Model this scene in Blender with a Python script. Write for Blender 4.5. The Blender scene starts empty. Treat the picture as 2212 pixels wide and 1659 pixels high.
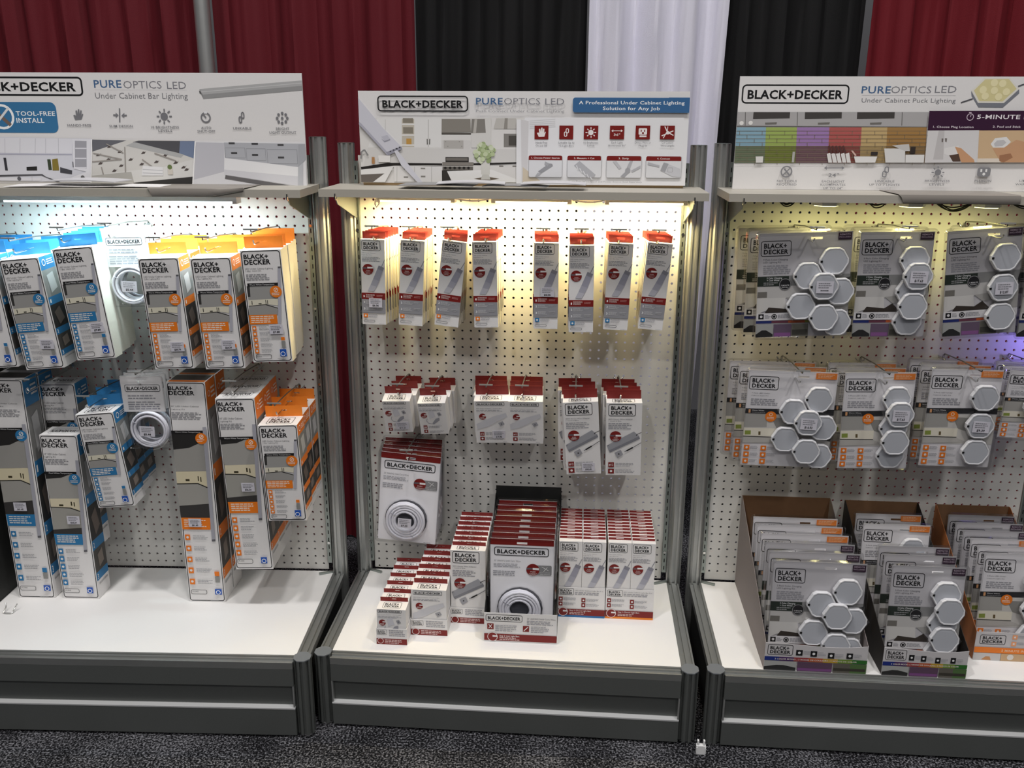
import bpy, bmesh, math, random
from mathutils import Matrix, Vector

# ------------------------------------------------------------------ camera, light, exposure
SC = bpy.context.scene
COL = SC.collection
CAMH = 1.623
cam_d = bpy.data.cameras.new('camera'); cam = bpy.data.objects.new('camera', cam_d); COL.objects.link(cam)
cam_d.sensor_width = 36.0; cam_d.lens = 1956.76 / 2212 * 36.0; cam_d.clip_start = 0.05
cam.matrix_world = Matrix.Translation((0, 0, CAMH)) @ Matrix.Rotation(math.radians(90 - 16.438), 4, 'X') @ Matrix.Rotation(math.radians(0.266), 4, 'Z')
SC.camera = cam
vs = SC.view_settings
vs.view_transform = 'Standard'; vs.look = 'None'; vs.gamma = 1.0; vs.use_curve_mapping = False
vs.exposure = 0.0
wd = bpy.data.worlds.new('hall'); SC.world = wd; wd.use_nodes = True
# hall ambience: bright ceiling overhead, dimmer towards the horizon
_nt = wd.node_tree; _bg = _nt.nodes['Background']
_tc = _nt.nodes.new('ShaderNodeTexCoord'); _sx = _nt.nodes.new('ShaderNodeSeparateXYZ'); _cr = _nt.nodes.new('ShaderNodeValToRGB')
_nt.links.new(_tc.outputs['Generated'], _sx.inputs[0]); _nt.links.new(_sx.outputs['Z'], _cr.inputs[0]); _nt.links.new(_cr.outputs[0], _bg.inputs[0])
_e = _cr.color_ramp.elements
_e[0].position = 0.0; _e[0].color = (.16, .155, .165, 1); _e[1].position = .85; _e[1].color = (.92, .93, .95, 1)
_m = _e.new(.35); _m.color = (.50, .49, .51, 1)
_bg.inputs[1].default_value = 0.27

def area(name, loc, target, size, power, color, parent=None, size_y=None, spread=None):
    l = bpy.data.lights.new(name, 'AREA'); l.energy = power; l.color = color
    if size_y: l.shape = 'RECTANGLE'; l.size = size; l.size_y = size_y
    else: l.shape = 'DISK'; l.size = size
    if spread: l.spread = math.radians(spread)
    o = bpy.data.objects.new(name, l); COL.objects.link(o)
    if parent: o.parent = parent
    o.location = loc
    o.rotation_euler = (Vector(target) - Vector(loc)).to_track_quat('-Z', 'Y').to_euler()
    return o
HALL = (1.0, 0.97, 0.95)  # hall lamps are assumed, out of view, set by the fall of shadows
area('assumed_hall_lamp', (-2.2, -3.8, 6.4), (0, 2.5, 0.8), 0.35, 70, HALL)
area('assumed_hall_lamp', (2.3, -3.6, 6.4), (0, 2.5, 0.8), 0.35, 76, HALL)
area('assumed_hall_lamp', (-1.5, 0.7, 6.5), (0, 2.3, 0.3), 0.4, 97, HALL)
area('assumed_hall_lamp', (1.7, 0.7, 6.5), (0, 2.3, 0.3), 0.4, 97, HALL)
area('assumed_hall_lamp', (0.1, 0.8, 6.5), (0, 2.3, 0.3), 0.4, 58, HALL)

# ------------------------------------------------------------------ materials
MATS = {}
def lin(h):
    out = []
    for i in (0, 2, 4):
        c = int(h[i:i + 2], 16) / 255
        out.append(c / 12.92 if c <= 0.04045 else ((c + 0.055) / 1.055) ** 2.4)
    return out
def M(name, hexc=None, rough=0.5, metal=0.0, spec=0.4, noise=0, bump=0, nscale=200, emis=None):
    """procedural material: colour with a fine noise variation and optional bump"""
    if name in MATS: return MATS[name]
    m = bpy.data.materials.new(name); m.use_nodes = True
    nt = m.node_tree; b = nt.nodes['Principled BSDF']
    c = lin(hexc)
    b.inputs['Base Color'].default_value = (*c, 1)
    b.inputs['Roughness'].default_value = rough
    b.inputs['Metallic'].default_value = metal
    b.inputs['Specular IOR Level'].default_value = spec
    if noise or bump:
        tc = nt.nodes.new('ShaderNodeTexCoord'); n = nt.nodes.new('ShaderNodeTexNoise')
        n.inputs['Scale'].default_value = nscale; n.inputs['Detail'].default_value = 3
        nt.links.new(tc.outputs['Object'], n.inputs['Vector'])
        if noise:
            r = nt.nodes.new('ShaderNodeMixRGB'); r.blend_type = 'MIX'
            r.inputs[1].default_value = (*[x * (1 - noise) for x in c], 1)
            r.inputs[2].default_value = (*[min(1, x * (1 + noise)) for x in c], 1)
            nt.links.new(n.outputs['Fac'], r.inputs[0]); nt.links.new(r.outputs[0], b.inputs['Base Color'])
        if bump:
            bp = nt.nodes.new('ShaderNodeBump'); bp.inputs['Strength'].default_value = bump; bp.inputs['Distance'].default_value = 0.002
            nt.links.new(n.outputs['Fac'], bp.inputs['Height']); nt.links.new(bp.outputs[0], b.inputs['Normal'])
    if emis:
        b.inputs['Emission Color'].default_value = (*emis[0], 1); b.inputs['Emission Strength'].default_value = emis[1]
    MATS[name] = m
    return m
def C(hexc):
    return M('print_' + hexc, hexc, 0.42, 0, 0.35)
def clear_plastic(nm='clear_plastic', tint=.985, hi=.42):
    m = bpy.data.materials.new(nm); m.use_nodes = True; nt = m.node_tree
    nt.nodes.remove(nt.nodes['Principled BSDF'])
    t = nt.nodes.new('ShaderNodeBsdfTransparent'); t.inputs[0].default_value = (tint, tint, tint + .005, 1)
    g = nt.nodes.new('ShaderNodeBsdfGlossy'); g.inputs['Roughness'].default_value = 0.08
    fr = nt.nodes.new('ShaderNodeLayerWeight'); fr.inputs[0].default_value = 0.22
    mr = nt.nodes.new('ShaderNodeMapRange'); mr.inputs[3].default_value = 0.02; mr.inputs[4].default_value = hi
    mx = nt.nodes.new('ShaderNodeMixShader')
    nt.links.new(fr.outputs['Facing'], mr.inputs[0]); nt.links.new(mr.outputs[0], mx.inputs[0])
    nt.links.new(t.outputs[0], mx.inputs[1]); nt.links.new(g.outputs[0], mx.inputs[2])
    nt.links.new(mx.outputs[0], nt.nodes['Material Output'].inputs[0])
    MATS[nm] = m
    return m
CLEAR = clear_plastic(); RIM = clear_plastic('clear_plastic_rim', .80, .6)
WHITE = M('white_card', 'E9E7E6', 0.5, noise=0.02)
CREAM = M('uncoated_card', 'CFCBBE', 0.7, noise=0.05)
BROWN = M('brown_cardboard', '7B5B40', 0.8, noise=0.08, nscale=60)
SILVER = M('anodised_aluminium', 'C2C4C2', 0.38, 0.8, noise=0.05, nscale=40)
RAIL = M('rail_aluminium', 'A2A4A2', 0.36, 0.75, noise=0.05, nscale=40)
DARKALU = M('grey_powder_coat', '646765', 0.42, 0.35, noise=0.06, nscale=300)
CAPGREY = M('grey_plastic_cap', '707478', 0.45)
ZINC = M('zinc_plated_steel', '9AA29E', 0.35, 0.85, noise=0.06, nscale=80)
CHROME = M('chrome_wire', 'D5D5D2', 0.18, 1.0)
DARKWIRE = M('grey_wire', '77766F', 0.35, 0.8)
BOARD = M('white_pegboard', 'DEDDD8', 0.55, noise=0.02)
DECK = M('white_laminate', 'EDECEA', 0.4, noise=0.01)
SHELFM = M('beige_laminate', 'B2ADA2', 0.5, noise=0.02)
BLACKP = M('dark_panel', '232423', 0.6)
TABRED = M('dark_red_card', '7E211E', 0.5, noise=0.04)
TABBLUE = M('blue_card', '2C7DB8', 0.5, noise=0.04)
TABORG = M('orange_card', 'EE8424', 0.5, noise=0.04)
CABLE = M('white_cable', 'E6E6EE', 0.4)
PUCKRIM = M('white_puck_rim', 'E8E8EA', 0.4)
PUCKFACE = M('frosted_puck_face', 'BFC2C8', 0.5)
K, RED, BLU, ORG, GRY = '1B1B1D', '7E211E', '2F7AAE', 'EE7F22', '9B9B9E'

# ------------------------------------------------------------------ mesh builder
class MB:
    def __init__(s): s.v = []; s.f = []; s.m = []; s.mats = []
    def mi(s, mat):
        if mat not in s.mats: s.mats.append(mat)
        return s.mats.index(mat)
    def add(s, vs, fs, mat):
        o = len(s.v); k = s.mi(mat)
        s.v += [tuple(v) for v in vs]
        for f in fs: s.f.append([o + i for i in f]); s.m.append(k)
    def box(s, x0, y0, z0, x1, y1, z1, mat, faces=None):
        vs = [(x, y, z) for z in (z0, z1) for y in (y0, y1) for x in (x0, x1)]
        fs = dict(b=(0, 2, 3, 1), t=(4, 5, 7, 6), f=(0, 1, 5, 4), k=(2, 6, 7, 3), l=(0, 4, 6, 2), r=(1, 3, 7, 5))
        for n, f in fs.items():
            mm = mat if not faces or n not in faces else faces[n]
            s.add([vs[i] for i in f], [(0, 1, 2, 3)], mm)
    def prism(s, pts, axis, a, b, mat):
        """polygon pts (2-D) extruded along axis x, y or z from a to b"""
        def p3(p, t): return {'x': (t, p[0], p[1]), 'y': (p[0], t, p[1]), 'z': (p[0], p[1], t)}[axis]
        n = len(pts)
        vs = [p3(p, a) for p in pts] + [p3(p, b) for p in pts]
        fs = [tuple(range(n))[::-1], tuple(range(n, 2 * n))] + [(i, (i + 1) % n, n + (i + 1) % n, n + i) for i in range(n)]
        s.add(vs, fs, mat)
    def tube(s, path, r, mat, n=8, closed=False):
        path = [Vector(p) for p in path]; m = len(path); rings = []; up = None
        for i, p in enumerate(path):
            a = path[(i - 1) % m] if (closed or i) else p
            b = path[(i + 1) % m] if (closed or i < m - 1) else p
            t = (b - a).normalized()
            if up is None:
                up = Vector((0, 0, 1)) if abs(t.z) < 0.9 else Vector((1, 0, 0))
            x = t.cross(up)
            if x.length < 1e-5: x = t.orthogonal()
            x.normalize(); up = x.cross(t).normalized()
            rings.append([p + r * (math.cos(2 * math.pi * k / n) * x + math.sin(2 * math.pi * k / n) * up) for k in range(n)])
        vs = [v for R in rings for v in R]; fs = []
        for i in range(m if closed else m - 1):
            j = (i + 1) % m
            for k in range(n): fs.append((i * n + k, i * n + (k + 1) % n, j * n + (k + 1) % n, j * n + k))
        if not closed: fs += [tuple(range(n)), tuple(range((m - 1) * n, m * n))[::-1]]
        s.add(vs, fs, mat)
    def mesh(s, name):
        me = bpy.data.meshes.new(name); me.from_pydata(s.v, [], s.f)
        for m in s.mats: me.materials.append(m)
        me.polygons.foreach_set('material_index', s.m); me.update()
        return me

def smooth(ob, ang=35):
    me = ob.data
    for p in me.polygons: p.use_smooth = True
    me.set_sharp_from_angle(angle=math.radians(ang))
    return ob

# text to triangles, cached, normalised to cap height 1
TXT = {}
def text_geo(t, bold):
    key = (t, bold)
    if key in TXT: return TXT[key]
    cu = bpy.data.curves.new('text', 'FONT'); cu.body = t; cu.size = 1; cu.resolution_u = 2; cu.fill_mode = 'FRONT'
    cu.offset = {0: -0.004, 1: 0.014, 2: 0.03}[bold]
    if bold: cu.space_character = 1.06
    o = bpy.data.objects.new('text', cu); COL.objects.link(o)
    dg = bpy.context.evaluated_depsgraph_get()
    me = bpy.data.meshes.new_from_object(o.evaluated_get(dg))
    vs = [(v.co.x, v.co.y) for v in me.vertices]; fs = [tuple(p.vertices) for p in me.polygons]
    bpy.data.objects.remove(o); bpy.data.curves.remove(cu); bpy.data.meshes.remove(me)
    x0 = min(v[0] for v in vs); x1 = max(v[0] for v in vs)
    cap = 0.73
    TXT[key] = ([((x - x0) / (x1 - x0), y / cap) for x, y in vs], fs, (x1 - x0) / cap)
    return TXT[key]

class Face:
    """prints flat artwork on one face: x in 0..1 across, y in 0..1 down"""
    def __init__(s, mb, o, ux, uy, W, H, n, gap=0.0002):
        s.mb = mb; s.o = Vector(o); s.ux = Vector(ux); s.uy = Vector(uy); s.W = W; s.H = H; s.n = Vector(n); s.e = gap; s.rng = random.Random(7)
    def p(s, x, y): return s.o + s.ux * (x * s.W) + s.uy * (y * s.H) + s.n * s.e
    def up(s): s.e += 0.00009
    def P(s, col, pts):
        s.up(); vs = [s.p(*q) for q in pts]
        f = list(range(len(vs)))
        nn = (vs[1] - vs[0]).cross(vs[2] - vs[1])
        if nn.dot(s.n) < 0: f.reverse()
        s.mb.add(vs, [tuple(f)], C(col) if isinstance(col, str) else col)
    def R(s, col, x0, y0, x1, y1): s.P(col, [(x0, y0), (x0, y1), (x1, y1), (x1, y0)])
    def C(s, col, x, y, r, n=20):
        a = s.W / s.H
        s.P(col, [(x + r * math.cos(2 * math.pi * k / n), y + r * a * math.sin(2 * math.pi * k / n)) for k in range(n)])
    def _rr(s, x0, y0, x1, y1, r):
        a = s.W / s.H; q = []
        for cx, cy, st in ((x1 - r, y0 + r * a, -90), (x1 - r, y1 - r * a, 0), (x0 + r, y1 - r * a, 90), (x0 + r, y0 + r * a, 180)):
            for k in range(6):
                t = math.radians(st + 18 * k); q.append((cx + r * math.cos(t), cy + r * a * math.sin(t)))
        return q
    def RR(s, col, x0, y0, x1, y1, r): s.P(col, s._rr(x0, y0, x1, y1, r))
    def O(s, col, x0, y0, x1, y1, r, t):
        s.up(); a = s.W / s.H
        A = s._rr(x0, y0, x1, y1, r); B = s._rr(x0 + t, y0 + t * a, x1 - t, y1 - t * a, max(r - t, t * .3)); n = len(A)
        vs = [s.p(*q) for q in A + B]
        s.mb.add(vs, [(i, n + i, n + (i + 1) % n, (i + 1) % n) for i in range(n)], C(col))
    def ring(s, col, x, y, r, t, n=20):
        s.up(); a = s.W / s.H
        vs = [s.p(x + q * math.cos(2 * math.pi * k / n), y + q * a * math.sin(2 * math.pi * k / n)) for q in (r, r - t) for k in range(n)]
        s.mb.add(vs, [(i, n + i, n + (i + 1) % n, (i + 1) % n) for i in range(n)], C(col))
    def T(s, col, t, x0, y0, x1=None, y1=None, b=0, cx=None):
        """text whose capitals span y0..y1; stretched to x0..x1, or centred on cx"""
        vs, fs, w = text_geo(t, b); s.up(); h = (y1 - y0)
        if x1 is None:
            wd = w * h * s.H / s.W
            if cx is not None: x0 = cx - wd / 2
            x1 = x0 + wd
        s.mb.add([s.p(x0 + (x1 - x0) * x, y1 - h * y) for x, y in vs], fs, C(col))
    def L(s, col, x0, y0, x1, y1, n):
        s.up(); h = (y1 - y0) / n; q = []; fs = []
        for i in range(n):
            x = x0; end = x1 - (x1 - x0) * s.rng.random() * .3; y = y0 + h * i
            while x < end - .01:
                w = min((x1 - x0) * s.rng.uniform(.08, .22), end - x); o = len(q)
                q += [s.p(x, y + h * .2), s.p(x, y + h * .65), s.p(x + w, y + h * .65), s.p(x + w, y + h * .2)]; fs.append((o, o + 1, o + 2, o + 3)); x += w + (x1 - x0) * .025
        if fs: s.mb.add(q, fs, C(col))
    def line(s, col, a, b, w):
        ax = Vector((a[0] * s.W, a[1] * s.H)); bx = Vector((b[0] * s.W, b[1] * s.H)); d = (bx - ax).normalized(); nn = Vector((-d.y, d.x)) * w * s.W / 2
        s.P(col, [(q.x / s.W, q.y / s.H) for q in (ax + nn, bx + nn, bx - nn, ax - nn)])
    def logo1(s, x0, y0, x1, y1, col=K):
        w = x1 - x0; h = y1 - y0; t = min(w * .014, .03)
        s.O(col, x0, y0, x1, y1, h * s.H / s.W * .24, t)
        s.T(col, 'BLACK+DECKER', x0 + w * .055, y0 + h * .28, x1 - w * .055, y1 - h * .26, 2)
    def logo2(s, x0, y0, x1, y1, box=True, col=K):
        w = x1 - x0; h = y1 - y0
        if box: s.O(col, x0, y0, x1, y1, h * s.H / s.W * .16, w * .022)
        m = .1 if box else 0; k = (1 - 2 * m)
        s.T(col, 'BLACK+', x0 + w * m, y0 + h * (m + .06), x0 + w * (m + k * .93), y0 + h * (.47), 2)
        s.T(col, 'DECKER', x0 + w * m, y0 + h * (.55), x1 - w * m, y0 + h * (1 - m - .06 + (0 if box else .06)), 2)

def front(mb, w, h, y=0.0, z0=0.0, gap=.0002): return Face(mb, (-w / 2, y, z0 + h), (1, 0, 0), (0, 0, -1), w, h, (0, -1, 0), gap)

# ------------------------------------------------------------------ object helpers
def root(name, label, cat, mat=None, group=None, kind=None):
    o = bpy.data.objects.new(name, None); COL.objects.link(o); o.empty_display_size = .05
    o['label'] = label; o['category'] = cat
    if group: o['group'] = group
    if kind: o['kind'] = kind
    if mat is not None: place(o, mat)
    return o
def place(o, mat):
    l, r, s = mat.decompose(); o.location = l; o.rotation_euler = r.to_euler()
def part(name, mb, parent, sm=None, label=None):
    o = bpy.data.objects.new(name, mb.mesh(name) if isinstance(mb, MB) else mb); COL.objects.link(o); o.parent = parent
    if sm: smooth(o, sm)
    if label: o['label'] = label
    return o
def solo(name, mb, label, cat, mat=None, group=None, kind=None, sm=None):
    o = bpy.data.objects.new(name, mb.mesh(name)); COL.objects.link(o)
    if label: o['label'] = label; o['category'] = cat
    if group: o['group'] = group
    if kind: o['kind'] = kind
    if mat is not None: place(o, mat)
    if sm: smooth(o, sm)
    return o
def copy_thing(src, label, mat, group=None):
    r = src.copy(); COL.objects.link(r); r['label'] = label
    if group: r['group'] = group
    place(r, mat)
    for ch in [c for c in bpy.data.objects if c.parent == src]:
        c = ch.copy(); COL.objects.link(c); c.parent = r
        for g in [q for q in bpy.data.objects if q.parent == ch]:
            d = g.copy(); COL.objects.link(d); d.parent = c
    return r
T4 = Matrix.Translation
def RX(a): return Matrix.Rotation(math.radians(a), 4, 'X')
def RY(a): return Matrix.Rotation(math.radians(a), 4, 'Y')
def RZ(a): return Matrix.Rotation(math.radians(a), 4, 'Z')
ORD = ['front', 'second', 'third', 'fourth', 'fifth', 'sixth', 'seventh', 'eighth', 'ninth', 'tenth', 'eleventh']
ORDF = lambda i: 'frontmost' if i == 0 else ORD[i] + ' from front'

# stands: origin at first peg column on the board face, deck height; X along the board, -Y towards the viewer
FLOORZ = 0.0
BAY = {}
for k, x, y, z, yaw in (('L', -1.48564, 2.62834, CAMH - 1.3897, -1.43), ('C', -.42738, 2.65309, CAMH - 1.4067, -4.343), ('R', .62412, 2.5718, CAMH - 1.4018, -4.134)):
    BAY[k] = (T4((x, y, z)) @ RZ(yaw), z)
BN = {'L': 'left', 'C': 'middle', 'R': 'right'}
def at(b, u, d, z): return BAY[b][0] @ T4((u, -d, z))

# ------------------------------------------------------------------ floor and drapes
def carpet():
    m = bpy.data.materials.new('speckled_carpet'); m.use_nodes = True; nt = m.node_tree; b = nt.nodes['Principled BSDF']
    tc = nt.nodes.new('ShaderNodeTexCoord')
    v = nt.nodes.new('ShaderNodeTexVoronoi'); v.inputs['Scale'].default_value = 260
    n = nt.nodes.new('ShaderNodeTexNoise'); n.inputs['Scale'].default_value = 170; n.inputs['Detail'].default_value = 5; n.inputs['Roughness'].default_value = .7
    n2 = nt.nodes.new('ShaderNodeTexNoise'); n2.inputs['Scale'].default_value = 7
    nt.links.new(tc.outputs['Object'], v.inputs['Vector']); nt.links.new(tc.outputs['Object'], n.inputs['Vector']); nt.links.new(tc.outputs['Object'], n2.inputs['Vector'])
    cr = nt.nodes.new('ShaderNodeValToRGB'); e = cr.color_ramp.elements
    e[0].position = .45; e[0].color = (.005, .005, .006, 1); e[1].position = .60; e[1].color = (.30, .30, .325, 1)
    x = e.new(.525); x.color = (.055, .055, .062, 1)
    ad = nt.nodes.new('ShaderNodeMath'); ad.operation = 'MULTIPLY_ADD'; ad.inputs[1].default_value = .14; ad.inputs[2].default_value = -.07
    nt.links.new(n2.outputs['Fac'], ad.inputs[0])
    a2 = nt.nodes.new('ShaderNodeMath'); a2.operation = 'ADD'
    nt.links.new(n.outputs['Fac'], a2.inputs[0]); nt.links.new(ad.outputs[0], a2.inputs[1]); nt.links.new(a2.outputs[0], cr.inputs[0])
    nt.links.new(cr.outputs[0], b.inputs['Base Color']); b.inputs['Roughness'].default_value = .95; b.inputs['Specular IOR Level'].default_value = .1
    bp = nt.nodes.new('ShaderNodeBump'); bp.inputs['Strength'].default_value = .9; bp.inputs['Distance'].default_value = .006
    nt.links.new(n.outputs['Fac'], bp.inputs['Height']); nt.links.new(bp.outputs[0], b.inputs['Normal'])
    return m
mb = MB(); mb.box(-7, -6, -.05, 7, 5.0, 0, carpet())
solo('floor', mb, None, None, kind='structure')

def drape(x0, x1, mat, label, y=3.3, pleat=.11, amp=.022, seed=1, flare=0.0, group=None):
    rng = random.Random(seed); mb = MB(); nz, nx = 14, max(8, int((x1 - x0) / .012)); H = 2.6
    ph = [rng.uniform(0, 6.28) for _ in range(5)]; vs = []
    for back in (0, 1):
        for j in range(nz + 1):
            z = .01 + (H - .01) * j / nz
            for i in range(nx + 1):
                x = x0 + (x1 - x0) * i / nx; q = x + flare * (z - 1.3) * (i / nx)
                t = x + .010 * math.sin(z * 2.3 + ph[0])
                yy = amp * math.sin(t / pleat * 6.283 + ph[1] + .5 * math.sin(t * 9 + ph[2])) + amp * .55 * math.sin(t / pleat * 2.9 + ph[3]) + amp * .25 * math.sin(t * 150 + z * 1.5 + ph[4])
                vs.append((q, y + yy + back * .002, z))
    n1 = (nx + 1) * (nz + 1); fs = []
    for j in range(nz):
        for i in range(nx):
            a = j * (nx + 1) + i; fs.append((a, a + 1, a + nx + 2, a + nx + 1)); fs.append((n1 + a, n1 + a + nx + 1, n1 + a + nx + 2, n1 + a + 1))
    for i in range(nx):
        a = nz * (nx + 1) + i; fs += [(a, a + 1, n1 + a + 1, n1 + a), (i + 1, i, n1 + i, n1 + i + 1)]
    mb.add(vs, fs, mat)
    return solo('drape', mb, label, 'drape', sm=60, group=group)
REDC = M('red_drape_cloth', '5F1620', 0.75, spec=.25, noise=.12, bump=.25, nscale=420)
BLKC = M('black_drape_cloth', '1A1A1B', 0.8, spec=.2, noise=.1, bump=.25, nscale=420)
WHTC = M('white_drape_cloth', 'DBDAE7', 0.8, spec=.2, noise=.05, bump=.25, nscale=420)
drape(-3.6, -1.04, REDC, 'dark red drape hanging behind left sign, left of the grey pole', seed=3)
drape(-1.02, -.335, REDC, 'dark red drape between the grey pole and the black drape', seed=5, pleat=.15)
drape(-.33, .25, BLKC, 'black drape hanging behind the middle sign', seed=6)
drape(.255, .705, WHTC, 'white drape hanging between two black drapes', seed=8, pleat=.12, amp=.026, flare=.03, y=3.29)
drape(.715, 1.205, BLKC, 'black drape right of the white drape, behind right sign', seed=9, y=3.33)
drape(1.21, 3.6, M('bright_red_drape_cloth', '6B1620', 0.75, spec=.25, noise=.12, bump=.25, nscale=420), 'bright red drape at far right above the right sign', seed=12)
mb = MB(); mb.tube([(-1.03, 3.22, .0), (-1.03, 3.22, 2.7)], .026, SILVER, 20); mb.tube([(-1.03, 3.22, .0), (-1.03, 3.22, .012)], .035, SILVER, 24)
solo('drape_pole', mb, 'round grey upright pole in front of the red drapes', 'pole', sm=40)

# ------------------------------------------------------------------ display stands
def octo(r, groove=True):
    """octagonal extrusion outline with a groove in every side"""
    pts = []; a8 = math.pi / 8; R = r / math.cos(a8)
    for k in range(8):
        a = k * 2 * a8; n = Vector((math.cos(a), math.sin(a))); t = Vector((-n.y, n.x)); hw = r * math.tan(a8)
        c = n * r
        pts.append(c - t * hw)
        if groove:
            g = hw * .42
            pts += [c - t * g, c - t * g - n * r * .22, c + t * g - n * r * .22, c + t * g]
    return [(p.x, p.y) for p in pts]
def pegboard(zrow):
    """perforated sheet, 36 columns one inch apart; real through holes"""
    mb = MB(); s = .0254; r = .0037; nr = 50; zs = zrow; n = 8; t = .005
    u0, u1, z0, z1 = -.014, .9045, .003, 1.30
    xs = [u0] + [s * (i + .5) for i in range(35)] + [u1]
    zz = [z0] + [zs + s * (j + .5) for j in range(nr)] + [z1]
    for i in range(36):
        for j in range(nr + 1):
            cx, cz = s * i, zs + s * j
            c = [(xs[i], zz[j]), (xs[i + 1], zz[j]), (xs[i + 1], zz[j + 1]), (xs[i], zz[j + 1])]
            if not (zz[j] < cz - r and cz + r < zz[j + 1]):
                mb.add([(x, 0, z) for x, z in c] + [(x, t, z) for x, z in c], [(0, 1, 2, 3), (4, 7, 6, 5)], BOARD); continue
            h = [(cx + r * math.cos(math.radians(225 + 45 * k)), cz + r * math.sin(math.radians(225 + 45 * k))) for k in range(8)]
            v = [(x, 0, z) for x, z in c] + [(x, 0, z) for x, z in h] + [(x, t, z) for x, z in c] + [(x, t, z) for x, z in h]
            f = []
            for q in range(4):
                a, b = q, (q + 1) % 4; h0, h1, h2 = 4 + 2 * q, 4 + (2 * q + 1) % 8, 4 + (2 * q + 2) % 8
                f += [(a, h1, h0), (a, b, h1), (b, h2, h1)]
                f += [tuple(12 + w for w in reversed(g)) for g in f[-3:]]
            f += [(4 + k, 4 + (k + 1) % 8, 16 + (k + 1) % 8, 16 + k) for k in range(8)]
            mb.add(v, f, BOARD)
    for a, b in (((u0, z0), (u1, z0)), ((u1, z0), (u1, z1)), ((u1, z1), (u0, z1)), ((u0, z1), (u0, z0))):
        mb.add([(a[0], 0, a[1]), (b[0], 0, b[1]), (b[0], t, b[1]), (a[0], t, a[1])], [(0, 1, 2, 3)], BOARD)
    return mb
def slot_strip(u0, u1, zrow):
    """slotted upright: folded strip with a row of slots, open in front"""
    mb = MB(); y0, y1 = -.010, 0.0; z0, z1 = .03, 1.285; um = (u0 + u1) / 2; sw = .0014
    z = z0; k = 0
    mb.box(u0, y0, z0, u0 + .0012, y1, z1, ZINC); mb.box(u1 - .0012, y0, z0, u1, y1, z1, ZINC)
    while True:
        c = zrow + .0127 + .0254 * k; k += 1
        a, b = c - .0065, c + .0065
        if a < z + .004: continue
        if b > z1 - .01: break
        mb.box(u0 + .0012, y0, z, u1 - .0012, y0 + .0012, a, ZINC)
        mb.box(u0 + .0012, y0, a, um - sw, y0 + .0012, b, ZINC); mb.box(um + sw, y0, a, u1 - .0012, y0 + .0012, b, ZINC)
        z = b
    mb.box(u0 + .0012, y0, z, u1 - .0012, y0 + .0012, z1, ZINC)
    mb.box(u0 + .0012, y1 - .002, z0, u1 - .0012, y1 - .0006, z1, BLACKP)  # black sheet stands in for the shade inside the slots
    return mb
UL, UR, DF = -.047, .9425, .495
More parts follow.
